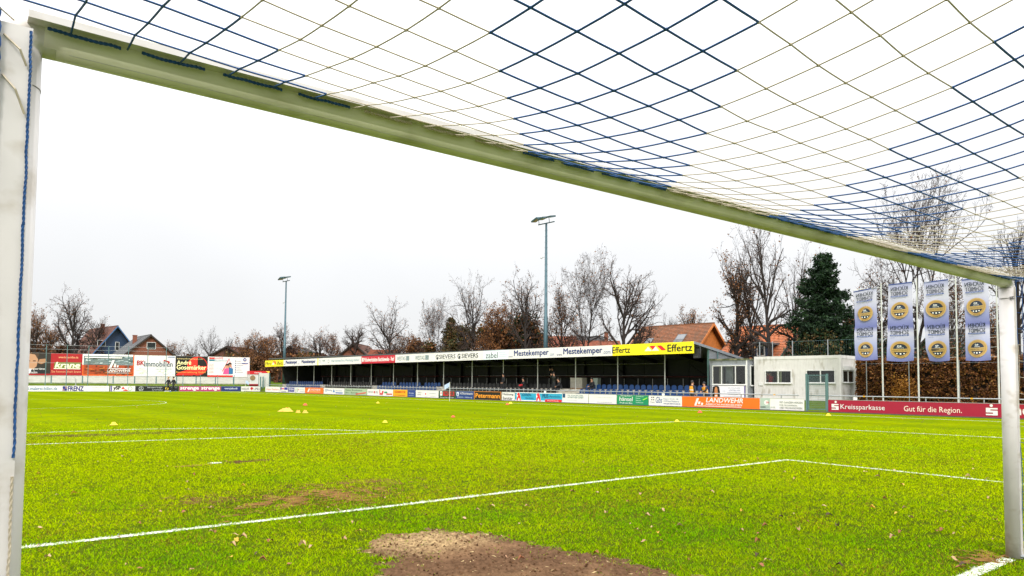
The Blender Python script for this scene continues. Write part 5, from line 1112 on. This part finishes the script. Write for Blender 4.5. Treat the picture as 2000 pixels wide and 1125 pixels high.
def tree(px, pytop, k, width, var, label, leaves=0., rz=None, zb=.4, cols=BROWN, lsize=.10, group='bare trees behind the ground'):
    tkm, tgm, tips, zm = TV[var]; p = depth(px, 745, k); zt = depth(px, pytop, k).z; H = zt-zb; sz = H/zm
    wnat = (tips[:, 0].max()-tips[:, 0].min())*sz; sx = (width*k/FPX)/wnat; sx = max(.5*sz, min(sx*sz*1.12, 1.9*sz))
    root = empty('bare_tree', (p.x, p.y, zb), 0); tag(root, label, 'tree', group); rz = random.uniform(0, 6.28) if rz is None else rz
    inst(tkm, 'trunk', root, (0, 0, 0), rz, (sx, sx, sz)); inst(tgm, 'crown', root, (0, 0, 0), rz, (sx, sx, sz))
    if leaves:
        rs = np.random.RandomState(int(px)); q = tips[rs.rand(len(tips)) < leaves]; c, s_ = math.cos(rz), math.sin(rz)
        q = np.stack([(q[:, 0]*c-q[:, 1]*s_)*sx, (q[:, 0]*s_+q[:, 1]*c)*sx, q[:, 2]*sz], 1)+rs.normal(0, .18, (len(q), 3)); leaf_cloud('leaves', q, lsize, cols, int(px)+1, root)
    return root
for a in [(140, 551, 105, 80, 0, 'tall bare tree left of the blue gabled house, highest on the far left', .12),
 (66, 590, 100, 80, 7, 'dense twiggy tree beside the left goalpost', .55), (92, 628, 118, 60, 5, 'low bushy tree between the goalpost and the tall left tree', .5), (190, 612, 118, 50, 5, 'small bare tree just right of the tall left tree', .05),
 (338, 655, 140, 50, 7, 'small far tree right of the brick gable', .2), (381, 658, 150, 40, 2, 'small round bare tree behind the black hoarding, left one', 0.), (410, 634, 140, 52, 2, 'bare spreading tree beside the dark brown roof', 0.), (445, 656, 150, 36, 1, 'thin bare tree on the dark brown roof line', 0.),
 (478, 650, 118, 50, 7, 'rusty twiggy tree above the right end of the hoardings', .5), (502, 642, 112, 55, 0, 'rust brown thinning tree above the sales trailer', .6), (524, 648, 120, 50, 5, 'slim tree with a few brown leaves left of the distant mast', .5), (546, 628, 125, 60, 1, 'bare tree directly behind the distant mast', .1), (578, 640, 128, 42, 7, 'twiggy tree just right of the distant mast', .2),
 (622, 634, 118, 60, 0, 'round bare tree left of the brick gable behind the stand', .1), (645, 636, 122, 55, 7, 'bushy bare tree touching the brick gable', .3), (697, 626, 112, 62, 5, 'narrow upright bare tree right of the brick gable', .0),
 (766, 575, 92, 100, 2, 'broad bare tree with wide crown above the crimson fascia board', .08), (783, 635, 96, 85, 7, 'low twiggy tree behind the broad crown above the crimson board', .3), (843, 570, 88, 78, 6, 'bare tree with few crooked limbs above the fascia boards with green print', .05),
 (932, 520, 82, 98, 2, 'bare wide crowned tree left of the rusty brown trees', .05), (975, 570, 80, 80, 7, 'rust brown dense tree behind the middle of the stand', .75), (1026, 510, 76, 90, 0, 'dark bare tree left of the tall floodlight mast', .10), (1012, 600, 84, 100, 7, 'brown leaved tree in front of the dark conifer near the mast', .8),
 (1097, 530, 72, 90, 7, 'twiggy bare tree just right of the tall floodlight mast', .15), (1145, 476, 68, 112, 6, 'tall bare tree with forked trunk right of the mast', .04), (1218, 484, 66, 115, 0, 'tall bare tree with a rounded crown left of the orange roofed house', .04),
 (1312, 606, 90, 42, 5, 'thin bare birch like tree on the orange roof ridge, left one', .0), (1354, 592, 88, 50, 5, 'thin tree with pale brown buds on the orange roof ridge, right one', .35),
 (1438, 490, 58, 75, 5, 'slender tree with thin rusty leaves right of the gabled orange house', .30), (1508, 385, 55, 120, 4, 'very tall bare tree with a dark trunk left of the conifer', .05), (1478, 450, 58, 115, 4, 'wide bare tree left of the very tall dark trunk', .06), (1545, 466, 56, 95, 4, 'bare tree with crooked limbs against the dark conifer', .05),
 (1792, 305, 52, 215, 6, 'largest bare tree, seen through the goal net above the flags', .03), (1712, 512, 58, 120, 2, 'low spreading bare tree behind the two left banner flags', .2), (1862, 520, 62, 110, 7, 'tangled bare tree behind the two right banner flags', .15), (1990, 415, 50, 120, 1, 'bare tree behind the right goalpost', .0), (1950, 560, 66, 100, 7, 'low twiggy tree just left of the right goalpost', .15)]:
    tree(*a)
# conifers
def conifer(px, pytop, k, width, label, zb=.4, cols=GRN, pyb=None):
    p = depth(px, 745, k); H = depth(px, pytop, k).z-zb; Rw = width*k/FPX/2; rs = np.random.RandomState(int(px))
    root = empty('conifer', (p.x, p.y, zb)); tag(root, label, 'tree', 'evergreen trees')
    b = MB(); b.tube([(0, 0, 0), (0, 0, H*.5), (0, 0, H*.97)], [.28, .18, .03], 8); b.build('trunk', BARK, root)
    br = MB(); P = []; z = H*.10
    while z < H*.985:
        f = 1-(z/H); rad = Rw*(f**.66)*1.15+.1; nb = max(5, int(7+9*f)); 
        for q in range(nb):
            a = rs.rand()*6.283; r_ = rad*rs.uniform(.5, 1.2); d = np.array([math.cos(a), math.sin(a)]); m_ = int(6+r_*16)
            dz = -.22*r_; tip = (d[0]*r_, d[1]*r_, z+dz*.5+.12*r_)
            br.tube([(0, 0, z), (d[0]*r_*.55, d[1]*r_*.55, z+dz), tip], [.04, .025, .008], 3, cap=False)
            tt_ = rs.rand(m_)**.6; sw = (rs.rand(m_)-.5)*r_*.55*(1.15-tt_); pe = np.array([-d[1], d[0]])
            xy = d*r_*tt_[:, None]+pe*sw[:, None]; zz_ = z+dz*np.sin(tt_*2.4)+.06*r_*tt_-rs.rand(m_)*.18*(1+f); P.append(np.column_stack([xy, zz_]))
        z += .26+.34*f
    br.build('branches', BARK, root); P = np.concatenate(P); P = np.repeat(P, 4, 0)+rs.normal(0, .11, (len(P)*4, 3)); leaf_cloud('foliage', P, .11, cols, int(px), root, aspect=2.4)
conifer(1610, 484, 51, 185, 'big dark green spruce behind the white container')
conifer(879, 618, 90, 70, 'olive green conifer left of the rusty brown trees', cols=OLV)
def bush(px, pytop, k, width, cols, label, name='bush', n=4200, size=.2, zb=.4, shape=.8):
    p = depth(px, 745, k); H = depth(px, pytop, k).z-zb; Rw = width*k/FPX/2; rs = np.random.RandomState(int(px)+5)
    root = empty(name, (p.x, p.y, zb)); tag(root, label, 'tree' if H > 4.5 else 'bush', 'leafy trees and bushes behind the ground'); b = MB(); P = []
    for q in range(9):
        a = q*.7+rs.rand(); r_ = rs.uniform(.2, .75)*Rw; zt = H*rs.uniform(.55, .95)
        b.tube([(0, 0, 0), (math.cos(a)*r_*.5, math.sin(a)*r_*.5, zt*.5), (math.cos(a)*r_, math.sin(a)*r_, zt)], [.12, .07, .02], 4, cap=False)
    b.build('trunk', BARK, root)
    for q in range(34):
        a = rs.rand()*6.283; zc = H*rs.uniform(.12, .90); lim = Rw*math.sin(math.pi*min(.97, (zc/H)**shape*.85+.12)); r_ = lim*rs.rand()**.5; s_ = min(H, 2*Rw)*rs.uniform(.07, .15)
        P.append(rs.normal(size=(n//34, 3))*np.array([s_, s_, s_*.8])+np.array([math.cos(a)*r_, math.sin(a)*r_, zc]))
    P = np.concatenate(P); P = P[P[:, 2] > .1]
    if k < 60: P = np.concatenate([P, P+rs.normal(0, .12, P.shape)]); size = .12
    leaf_cloud('foliage', P, size, cols, int(px), root)
MIX = np.concatenate([OLV, BROWN*.8])
bush(815, 655, 90, 44, BROWN*.75, 'brown leaved rounded tree beside the olive conifer, right of the cream gable'); bush(843, 660, 86, 36, MIX, 'small dark bush round the foot of the crooked bare tree')
bush(905, 628, 86, 70, OLV, 'olive green loose tree between conifer and rusty trees', n=5200); bush(948, 626, 84, 70, np.concatenate([BROWN, OLV]), 'rust coloured tree behind the two fascia boards with dark initials', n=5200)
bush(1020, 605, 78, 78, np.concatenate([GRN, BROWN]), 'dark green and brown tree left of the tall floodlight mast', n=6500); bush(985, 625, 80, 70, BROWN, 'copper brown tree behind the pale blue fascia board', n=5600)
bush(1668, 610, 53, 70, np.concatenate([GRN, BROWN*.6]), 'dark brownish evergreen right of the big spruce', n=6500); bush(1598, 640, 49, 90, np.concatenate([GRN, OLV]), 'dark green shrub under the big spruce', n=5000)
bush(1745, 655, 50, 90, np.concatenate([BROWN*.5, GRN]), 'dark undergrowth behind the left banner flags', n=4500); bush(1840, 660, 52, 110, np.concatenate([BROWN*.7, GRN]), 'dark undergrowth behind the right banner flags', n=5000); bush(1930, 655, 48, 80, BROWN*.7, 'brown undergrowth beside the right goalpost')
bush(120, 672, 112, 46, BROWN*.4, 'dark low shrub left of the blue gabled house', n=2600, size=.25); bush(68, 668, 112, 60, BROWN*.5, 'dark low shrub beside the left goalpost', n=2600, size=.25)
bush(600, 682, 112, 60, MIX, 'yellowish brown shrub above the far fascia boards', n=3000, size=.22); bush(500, 690, 112, 70, BROWN*.7, 'brown shrub behind the sales trailer', n=3000, size=.22); bush(455, 690, 130, 50, MIX, 'low shrub right of the dark brown roof', n=2400, size=.25); bush(362, 690, 130, 50, BROWN*.5, 'low shrub left of the dark brown roof', n=2400, size=.25)
# far-off strip of woodland closing the horizon
rs = np.random.RandomState(77); n = 24000; th = rs.uniform(-.2, 1.75, n); rad = rs.uniform(185, 230, n); hh = rs.rand(n)**1.5*(5+4*fbm(th*40+10, th*0+3, 1, 9))
P = np.stack([CAM[0]+rad*np.sin(th), CAM[1]+rad*np.cos(th), hh], 1); wd_ = leaf_cloud('far_woodland', P, 1.0, np.array([[.10, .07, .05], [.07, .055, .04], [.05, .05, .03]]), 8)
tag(wd_, 'far strip of brown winter woodland closing the horizon', 'woodland')

# ------------------------------------------------------------------ people
SKIN = mat('skin', (.42, .22, .14), .6); HAIR = mat('hair_dark', (.02, .014, .01), .7); HAIRB = mat('hair_blond', (.35, .22, .09), .7)
BLKC = mat('black_cloth', (.012, .013, .016), .85); SHOEB = mat('shoe_blue', (.02, .12, .38), .5); SHOEW = mat('shoe_white', (.6, .6, .6), .5); ORV = mat('vest_orange', (.75, .32, .02), .7); REDC = mat('red_cloth', (.45, .015, .02), .8); JEAN = mat('dark_trousers', (.02, .025, .04), .85); REFL = mat('reflective_strip', (.7, .7, .62), .4)
def person(pose, loc, rz, label, h=1.76, top=BLKC, legs=BLKC, shoe=SHOEW, hair=HAIR, hood=False, arms='down', group=None, vest=None, lean=0.):
    k = h/1.76; V = []; E_ = []; Rd = []; part = []
    def v(p, r, pt, par=None):
        V.append(Vector(p)*k); Rd.append(r*k); part.append(pt)
        if par is not None: E_.append((par, len(V)-1))
        return len(V)-1
    hipz = {'stand': .94, 'walk': .92, 'sit': .52}[pose]
    pel = v((0, 0, hipz), .15, 'leg'); lx = math.sin(lean)
    wa = v((0, -.10*lx, hipz+.16), .155, 'top', pel); ch = v((0, -.32*lx, hipz+.38), .175, 'top', wa); nk = v((0, -.48*lx, hipz+.50), .09, 'top', ch)
    n2 = v((0, -.53*lx-.01, hipz+.57), .062, 'skin', nk); hd1 = v((0, -.58*lx-.02, hipz+.66), .096, 'skin', n2); hd2 = v((0, -.60*lx-.01, hipz+.75), .092, 'skin', hd1)
    v((0, -.58*lx-.115, hipz+.66), .014, 'skin', hd1)
    for s in (-1, 1):
        hp = v((s*.09, 0, hipz-.06), .115, 'leg', pel)
        if pose == 'sit': kn = v((s*.13, -.44, hipz-.02), .07, 'leg', hp); an = v((s*.13, -.46, .10), .045, 'leg', kn)
        elif pose == 'walk': kn = v((s*.09, -.18 if s > 0 else .05, .50), .068, 'leg', hp); an = v((s*.09, -.30 if s > 0 else .42, .10 if s > 0 else .16), .042, 'leg', kn)
        else: kn = v((s*.11, -.02, .49), .068, 'leg', hp); an = v((s*.12, .01, .09), .042, 'leg', kn)
        a_ = V[an]/k; v((a_.x, a_.y-.08, max(.035, a_.z-.06)), .04, 'shoe', an); v((a_.x, a_.y-.19, max(.03, a_.z-.065)), .03, 'shoe', len(V)-1)
        sh = v((s*.19, -.46*lx, hipz+.45), .085, 'top', ch)
        if arms == 'face' : el, wr = (s*.24, -.14-.4*lx, hipz+.28), (s*.07, -.24-.5*lx, hipz+.58)
        elif arms == 'lap': el, wr = (s*.26, -.12-.35*lx, hipz+.24), (s*.08, -.36-.2*lx, hipz+.15)
        elif arms == 'pocket': el, wr = (s*.29, .03, hipz+.20), (s*.20, -.12, hipz+.02)
        elif arms == 'swing': el, wr = (s*.25, .1*s, hipz+.21), (s*.24, .22*s-.08, hipz+.0)
        else: el, wr = (s*.25, .02-.3*lx, hipz+.20), (s*.25, -.06-.2*lx, hipz-.04)
        e1 = v(el, .066, 'top', sh); w1 = v(wr, .045, 'top', e1); d = (Vector(wr)-Vector(el)).normalized(); sdv = d.cross(Vector((0, 1, 0))).normalized() if abs(d.y) < .9 else Vector((1, 0, 0))
        pm = Vector(wr)+d*.06; p1 = v(pm, .030, 'skin', w1)
        for fi in range(4): f1 = v(pm+d*.05+sdv*(fi-1.5)*.019, .0095, 'skin', p1); v(pm+d*(.085-.006*abs(fi-1.5))+sdv*(fi-1.5)*.02+Vector((0, -.012, 0)), .008, 'skin', f1)
        t1 = v(pm+sdv*s*.04+d*.01, .011, 'skin', w1)
    me = bpy.data.meshes.new('body'); me.from_pydata([tuple(q) for q in V], E_, []); o = bpy.data.objects.new('body', me); COL.objects.link(o)
    md = o.modifiers.new('s', 'SKIN'); sk_ = me.skin_vertices[0].data
    for i, r in enumerate(Rd): sk_[i].radius = (r, r*(.72 if part[i] == 'top' and r > .1*k else 1)); sk_[i].use_root = i == 0
    o.modifiers.new('d', 'SUBSURF').levels = 1
    dg = bpy.context.evaluated_depsgraph_get(); ev = bpy.data.meshes.new_from_object(o.evaluated_get(dg)); o.modifiers.clear(); o.data = ev; bpy.data.meshes.remove(me)
    mats = [top, legs, SKIN, shoe]; ev.materials.clear()
    for m_ in mats: ev.materials.append(m_)
    idx = {'top': 0, 'leg': 1, 'skin': 2, 'shoe': 3}; segs = [(V[a], V[b_], part[b_]) for a, b_ in E_]
    for p_ in ev.polygons:
        c = Vector(p_.center); bd = 9; bp = 'top'
        for a, b_, pt in segs:
            ab = b_-a; t_ = max(0, min(1, (c-a).dot(ab)/max(1e-9, ab.length_squared))); dd = (c-a-ab*t_).length
            if dd < bd: bd = dd; bp = pt
        p_.material_index = idx[bp]; p_.use_smooth = True
    root = empty('person', loc, rz); tag(root, label, 'person', group); o.parent = root; o.name = 'body'
    hc = V[hd2]; b = MB(); n = 10   # hair or cap: upper dome
    for i in range(4):
        for j in range(n):
            def pt_(i_, j_):
                th_ = math.pi*.5*i_/4*1.25; ph_ = 2*math.pi*j_/n; y_ = math.sin(th_)*math.sin(ph_)
                return (hc.x+.100*k*math.sin(th_)*math.cos(ph_), hc.y+.012*k+.108*k*y_, hc.z-.0*k+.112*k*math.cos(th_))
            b.face([pt_(i, j), pt_(i, j+1), pt_(i+1, j+1), pt_(i+1, j)])
    b.build('hood' if hood else 'hair', BLKC if hood else hair, root, smooth=True)
    b = MB(); hh_ = V[hd1]
    for s in (-1, 1): b.box(hh_.x+s*.034*k-.012*k, hh_.x+s*.034*k+.012*k, hh_.y-.097*k, hh_.y-.085*k, hh_.z+.022*k, hh_.z+.036*k)
    b.box(hh_.x-.025*k, hh_.x+.025*k, hh_.y-.094*k, hh_.y-.082*k, hh_.z-.045*k, hh_.z-.036*k); b.build('eyes_and_mouth', HAIR, root)
    if vest:
        b = MB(); zc0, zc1 = hipz+.02, hipz+.46; n = 14; rows = 6
        def vp(i, j):
            t_ = i/rows; z = (zc0+(zc1-zc0)*t_); w_ = (.175+.035*math.sin(t_*2.6))*k; a = 2*math.pi*j/n; ly = -lx*(.02+.48*t_)*k
            return (w_*math.cos(a), w_*.82*math.sin(a)+ly, z*k)
        for i in range(rows):
            for j in range(n): b.face([vp(i, j), vp(i, j+1), vp(i+1, j+1), vp(i+1, j)], 1 if i == 2 else 0)
        for s in (-1, 1): b.face([(s*.06*k, -.15*k-lx*.5*k, zc1*k), (s*.17*k, -.08*k-lx*.5*k, zc1*k), (s*.17*k, .10*k-lx*.5*k, (zc1+.06)*k), (s*.05*k, .13*k-lx*.5*k, (zc1+.06)*k)])
        b.build('vest', [vest, REFL], root, smooth=True)
    return root
def fr_person(px, tt, zz, face, pose, label, **kw):
    a, _ = FR.hit(px, 750, tt); p = FR.p(a, tt, zz); return person(pose, p, FR.rot+face, label, **kw)
SG = None
fr_person(983, 2.98, .52, R(-25), 'stand', 'person in a black hooded coat standing alone behind the black seats', h=1.68, hood=True, arms='pocket')
r_ = fr_person(1025, 3.42, .55, R(-30), 'sit', 'person in black sitting among the black seats holding something red', h=1.72, arms='lap', lean=.25)
a, _ = FR.hit(1018.5, 751, 3.0); b = MB(); b.prism([(-.16, -.02), (-.05, -.08), (.12, -.06), (.17, .03), (.06, .09), (-.1, .07)], 'y', -.09, .09); tag(b.build('red_jacket', REDC, None, FR.p(a, 2.92, 1.22), FR.rot), 'small red bundle on the lap of the person sitting among the black seats', 'jacket')
fr_person(1079, 4.3, .98, R(-10), 'stand', 'person standing highest on the grandstand deck in dark clothes', h=1.74, arms='face')
fr_person(1082, 2.95, .56, R(-20), 'stand', 'person in black standing in the aisle with both hands at the face', h=1.72, arms='face', top=mat('dark_olive_cloth', (.014, .015, .010), .85))
fr_person(1097, 3.25, .50, R(-35), 'sit', 'person in black sitting bent forward beside the aisle', h=1.74, arms='lap', lean=.5, legs=BLKC)
fr_person(1159, 3.42, .55, R(-20), 'sit', 'person in black sitting on the left end of the blue seats', h=1.74, arms='lap', lean=.25)
fr_person(1352, 1.15, 0, R(160), 'stand', 'steward in an orange vest seen from behind at the rail, left one', h=1.66, vest=ORV, legs=JEAN, arms='down')
fr_person(1379, 1.25, 0, R(-20), 'stand', 'steward in an orange vest with head bent, next to the cabin', h=1.58, vest=ORV, legs=JEAN, arms='lap', lean=.3, hood=True)
a, _ = FR.hit(1505, 735, 4.36); person('stand', FR.p(a, 4.36, .62), FR.rot+R(-15), 'person in a red jacket behind the left container window, arms raised to the face', h=1.66, top=REDC, arms='face')
for px, k_, lab, hr, sh_ in ((328.5, 84, 'player in black with fair hair walking before the far barrier', HAIRB, SHOEW), (338.5, 82.5, 'player in black with dark hair and blue boots walking before the far barrier', HAIR, SHOEB)):
    p = depth(px, 760, k_); person('walk', (p.x, p.y, 0), R(-75), lab, h=1.78, hair=hr, shoe=sh_, arms='swing', legs=BLKC)

# ------------------------------------------------------------------ corner flags, cones, bibs
def corner_flag(px, pyb, label, flip=1, hh_=1.5):
    p = ground(px, pyb); root = empty('corner_flag', (p.x, p.y, 0), -YAW); tag(root, label, 'corner flag', 'corner flags')
    b = MB(); b.tube([(0, 0, 0), (0, 0, hh_)], .025, 8); b.build('pole', POLE, root)
    b = MB(); g_ = [[(flip*.40*u_/6*(1 if 1 else 0), .05*math.sin(u_), hh_-.02-.34*v_/4-.22*u_/6) for u_ in range(7)] for v_ in range(5)]
    for row in g_: b.v += row
    for v_ in range(4):
        for u_ in range(6): q_ = v_*7+u_; b.f.append((q_, q_+1, q_+8, q_+7)); b.m.append(0)
    b.build('flag_cloth', mat('pale_blue_cloth', (.42, .52, .72), .8), root)
corner_flag(878, 783.5, 'white corner flag pole with a drooping pale blue cloth before the navy boards', -1, 1.45)
corner_flag(479, 766, 'small far corner flag before the boards left of the trailer', 1, 1.45)
YC = mat('cone_yellow', (.80, .55, .01), .5); OC = mat('cone_orange', (.70, .07, .015), .5)
def cone_mesh(m):
    b = MB(); pr = [(.10, .0), (.105, .008), (.08, .02), (.035, .085), (.028, .085)]; n = 16
    for i in range(len(pr)-1):
        for j in range(n):
            a0, a1 = 2*math.pi*j/n, 2*math.pi*(j+1)/n
            b.face([(pr[i][0]*math.cos(a0), pr[i][0]*math.sin(a0), pr[i][1]), (pr[i][0]*math.cos(a1), pr[i][0]*math.sin(a1), pr[i][1]), (pr[i+1][0]*math.cos(a1), pr[i+1][0]*math.sin(a1), pr[i+1][1]), (pr[i+1][0]*math.cos(a0), pr[i+1][0]*math.sin(a0), pr[i+1][1])])
    return b.mesh('marker_cone', m, True)
cy, co_ = cone_mesh(YC), cone_mesh(OC)
for px, py, m_, lab, sc in ((222, 831, cy, 'yellow marker cone on the left, near the penalty arc', 1.5), (752, 826, cy, 'yellow marker cone just outside the penalty area, centre', 1.25), (1322, 824.5, cy, 'yellow marker cone on the right corner of the penalty area', 1.3), (1618, 812.5, cy, 'yellow marker cone at the touchline before the mesh gate', 1.6), (997, 789, cy, 'tiny yellow marker cone by the black and orange board', 1.8), (738, 788, cy, 'tiny yellow marker cone before the amber board', 1.5),
    (885, 815.5, co_, 'orange marker cone in the middle distance, centre', 1.2), (1367, 806.5, co_, 'orange marker cone before the orange board', 1.6), (991, 791, co_, 'tiny orange marker cone beside a tiny yellow one', 1.6), (596, 792, co_, 'tiny orange marker cone beyond the heap of bibs', 1.8), (560, 799, co_, 'orange marker cone just behind the heap of bibs', 1.0)):
    p = ground(px, py); o = inst(m_, 'marker_cone', None, (p.x, p.y, .012), 0, (sc*.8, sc*.8, sc*.8)); tag(o, lab, 'cone', 'marker cones on the pitch')
BIB = mat('bib_yellow', (.62, .38, .06), .8, var=.3, scale=8)
def heap(px, py, wx, hz, label, seed):
    p = ground(px, py); rr = np.random.RandomState(seed); n = 26; X, Y = np.meshgrid(np.linspace(-1, 1, n), np.linspace(-1, 1, n)); r_ = np.hypot(X, Y)
    edge = .78+.35*(fbm(X*2+seed, Y*2, 1, seed)-.5)*2; Z = np.clip((1-r_/edge)*2.2, 0, 1)*hz*(.1+1.5*fbm(X+seed, Y, 3.2, seed+4)**1.6); V = np.stack([X.ravel()*wx, Y.ravel()*wx*.6, Z.ravel()+.003], 1); I = np.arange(n*n).reshape(n, n)
    F = np.stack([I[:-1, :-1].ravel(), I[:-1, 1:].ravel(), I[1:, 1:].ravel(), I[1:, :-1].ravel()], 1); F = F[(V[F][:, :, 2] > .006).any(1)]
    me = np_mesh('bib_heap', V, F); me.materials.append(BIB); o = link(bpy.data.objects.new('bib_heap', me)); o.location = (p.x, p.y, 0); o.rotation_euler = (0, 0, -YAW); tag(o, label, 'bibs')
heap(557, 803.5, .44, .17, 'large crumpled heap of yellow training bibs on the pitch', 3); heap(582, 806, .14, .15, 'small crumpled yellow bib, middle of the three on the pitch', 5); heap(596, 806.5, .17, .16, 'small crumpled yellow bib, rightmost of the three on the pitch', 8)

# ------------------------------------------------------------------ fallen leaves
rr = random.Random(21)
def leaf_mesh(nm, m, seed):
    r2 = random.Random(seed); b = MB(); n = 6; out_ = [(-.05, 0), (-.03, .02), (-.012, .026), (0, .034), (.014, .02), (.034, .019), (.052, 0)]
    up_ = lambda x, y: .010+.012*math.sin(x*60+seed)+abs(y)*(.5+.3*(seed % 3))
    for i in range(n):
        (xa, ya), (xb, yb) = out_[i], out_[i+1]; j = r2.uniform(.8, 1.1)
        for s in (-1, 1): b.face([(xa, 0, up_(xa, 0)), (xb, 0, up_(xb, 0)), (xb, yb*s*j, up_(xb, yb)), (xa, ya*s*j, up_(xa, ya))])
    b.tube([(-.05, 0, up_(-.05, 0)), (-.075, .004, .008)], .0012, 3); return b.mesh(nm, m, False)
LM = [('pale tan', mat('leaf_tan', (.40, .25, .13), .8)), ('rust brown', mat('leaf_rust', (.24, .085, .03), .8)), ('dark brown', mat('leaf_dark', (.06, .03, .018), .85)), ('pinkish buff', mat('leaf_pink', (.36, .20, .11), .8)), ('yellow ochre', mat('leaf_ochre', (.55, .30, .03), .75))]
LMS = [[leaf_mesh('fallen_leaf', m_, s_) for s_ in (1, 2, 3)] for _, m_ in LM]
known = [(700, 1042, 4), (672, 1058, 3), (656, 1072, 3), (590, 1070, 0), (608, 1073, 0), (672, 1069, 1), (565, 1107, 1), (360, 1004, 1), (460, 1049, 0), (474, 1055, 0), (640, 996, 0), (960, 993, 0), (1184, 1006, 0), (1265, 1011, 0), (1328, 1031, 0), (1294, 1001, 0), (1257, 1062, 3), (1168, 1095, 4), (1037, 1082, 3), (1075, 1057, 0), (780, 1052, 0), (976, 1054, 3), (1119, 964, 1), (1389, 964, 0), (1250, 968, 3), (145, 968, 4), (1690, 924, 0), (1747, 921, 0), (1762, 950, 4), (1714, 934, 3), (1890, 934, 0), (1927, 938, 0), (1902, 918, 0), (2, 2, 0), (1872, 1115, 1), (1882, 1108, 2), (1863, 1098, 0), (1480, 1062, 1), (1560, 1040, 3), (1620, 1010, 2), (1700, 1080, 4), (1780, 1015, 0), (1840, 1040, 1), (1500, 1100, 0), (1640, 1110, 2), (1455, 903, 0), (1458, 923, 2), (1584, 934, 2), (1532, 925, 0)]
count = 0; pl = []
def zone(p, px):
    if p.y > 16.5: return 'beyond the penalty area line'
    sd = 'left' if px < 520 else ('centre' if px < 1050 else ('right of centre' if px < 1500 else 'far right'))
    if p.y > 9: return f'in the penalty area, {sd} of the picture'
    if p.y > 5.6: return f'just beyond the goal area line, {sd}'
    if -1.7 < p.x < 1.2 and p.y < 4.4: return 'on or beside the bare mud patch'
    return f'in the goal area grass, {sd}'
for px, py, c in known:
    if px > 10: pl.append((px, py, c))
for _ in range(170):
    py = 838+(1120-838)*rr.random()**.8; pl.append((rr.uniform(60, 1950), py, rr.choice((0, 0, 1, 1, 1, 2, 3, 3, 4))))
for c_i, (px, py, c) in enumerate(pl):
    p = ground(px, py); 
    if count >= 285: break
    if -1.5 < p.x < .95 and .1 < p.y < 3.9 and rr.random() < .5: continue
    sc = (rr.uniform(.55, .95) if c_i < len(known) else rr.uniform(.3, .7)); o = inst(rr.choice(LMS[c]), 'fallen_leaf', None, (p.x, p.y, .022 if p.y < 14 else .01), rr.uniform(0, 6.28), (sc, sc, sc*rr.uniform(.5, 1.3)))
    o.rotation_euler = (rr.uniform(-.25, .25), rr.uniform(-.25, .25), rr.uniform(0, 6.28)); zn_ = zone(p, px); tag(o, f'{LM[c][0]} curled fallen leaf {zn_}', 'leaf', f'{LM[c][0]} fallen leaves {zn_}'); count += 1
rs = np.random.RandomState(33); n = 260; x = rs.uniform(-6, 30, n); y = rs.uniform(9, 45, n); P = np.stack([x, y, np.full(n, .02)], 1)
fl = leaf_cloud('leaf_litter', P, .035, np.array([[.3, .2, .1], [.16, .07, .03], [.06, .03, .02], [.45, .25, .05]]), 12); tag(fl, 'tiny scattered fallen leaves over the far part of the pitch', 'leaves')
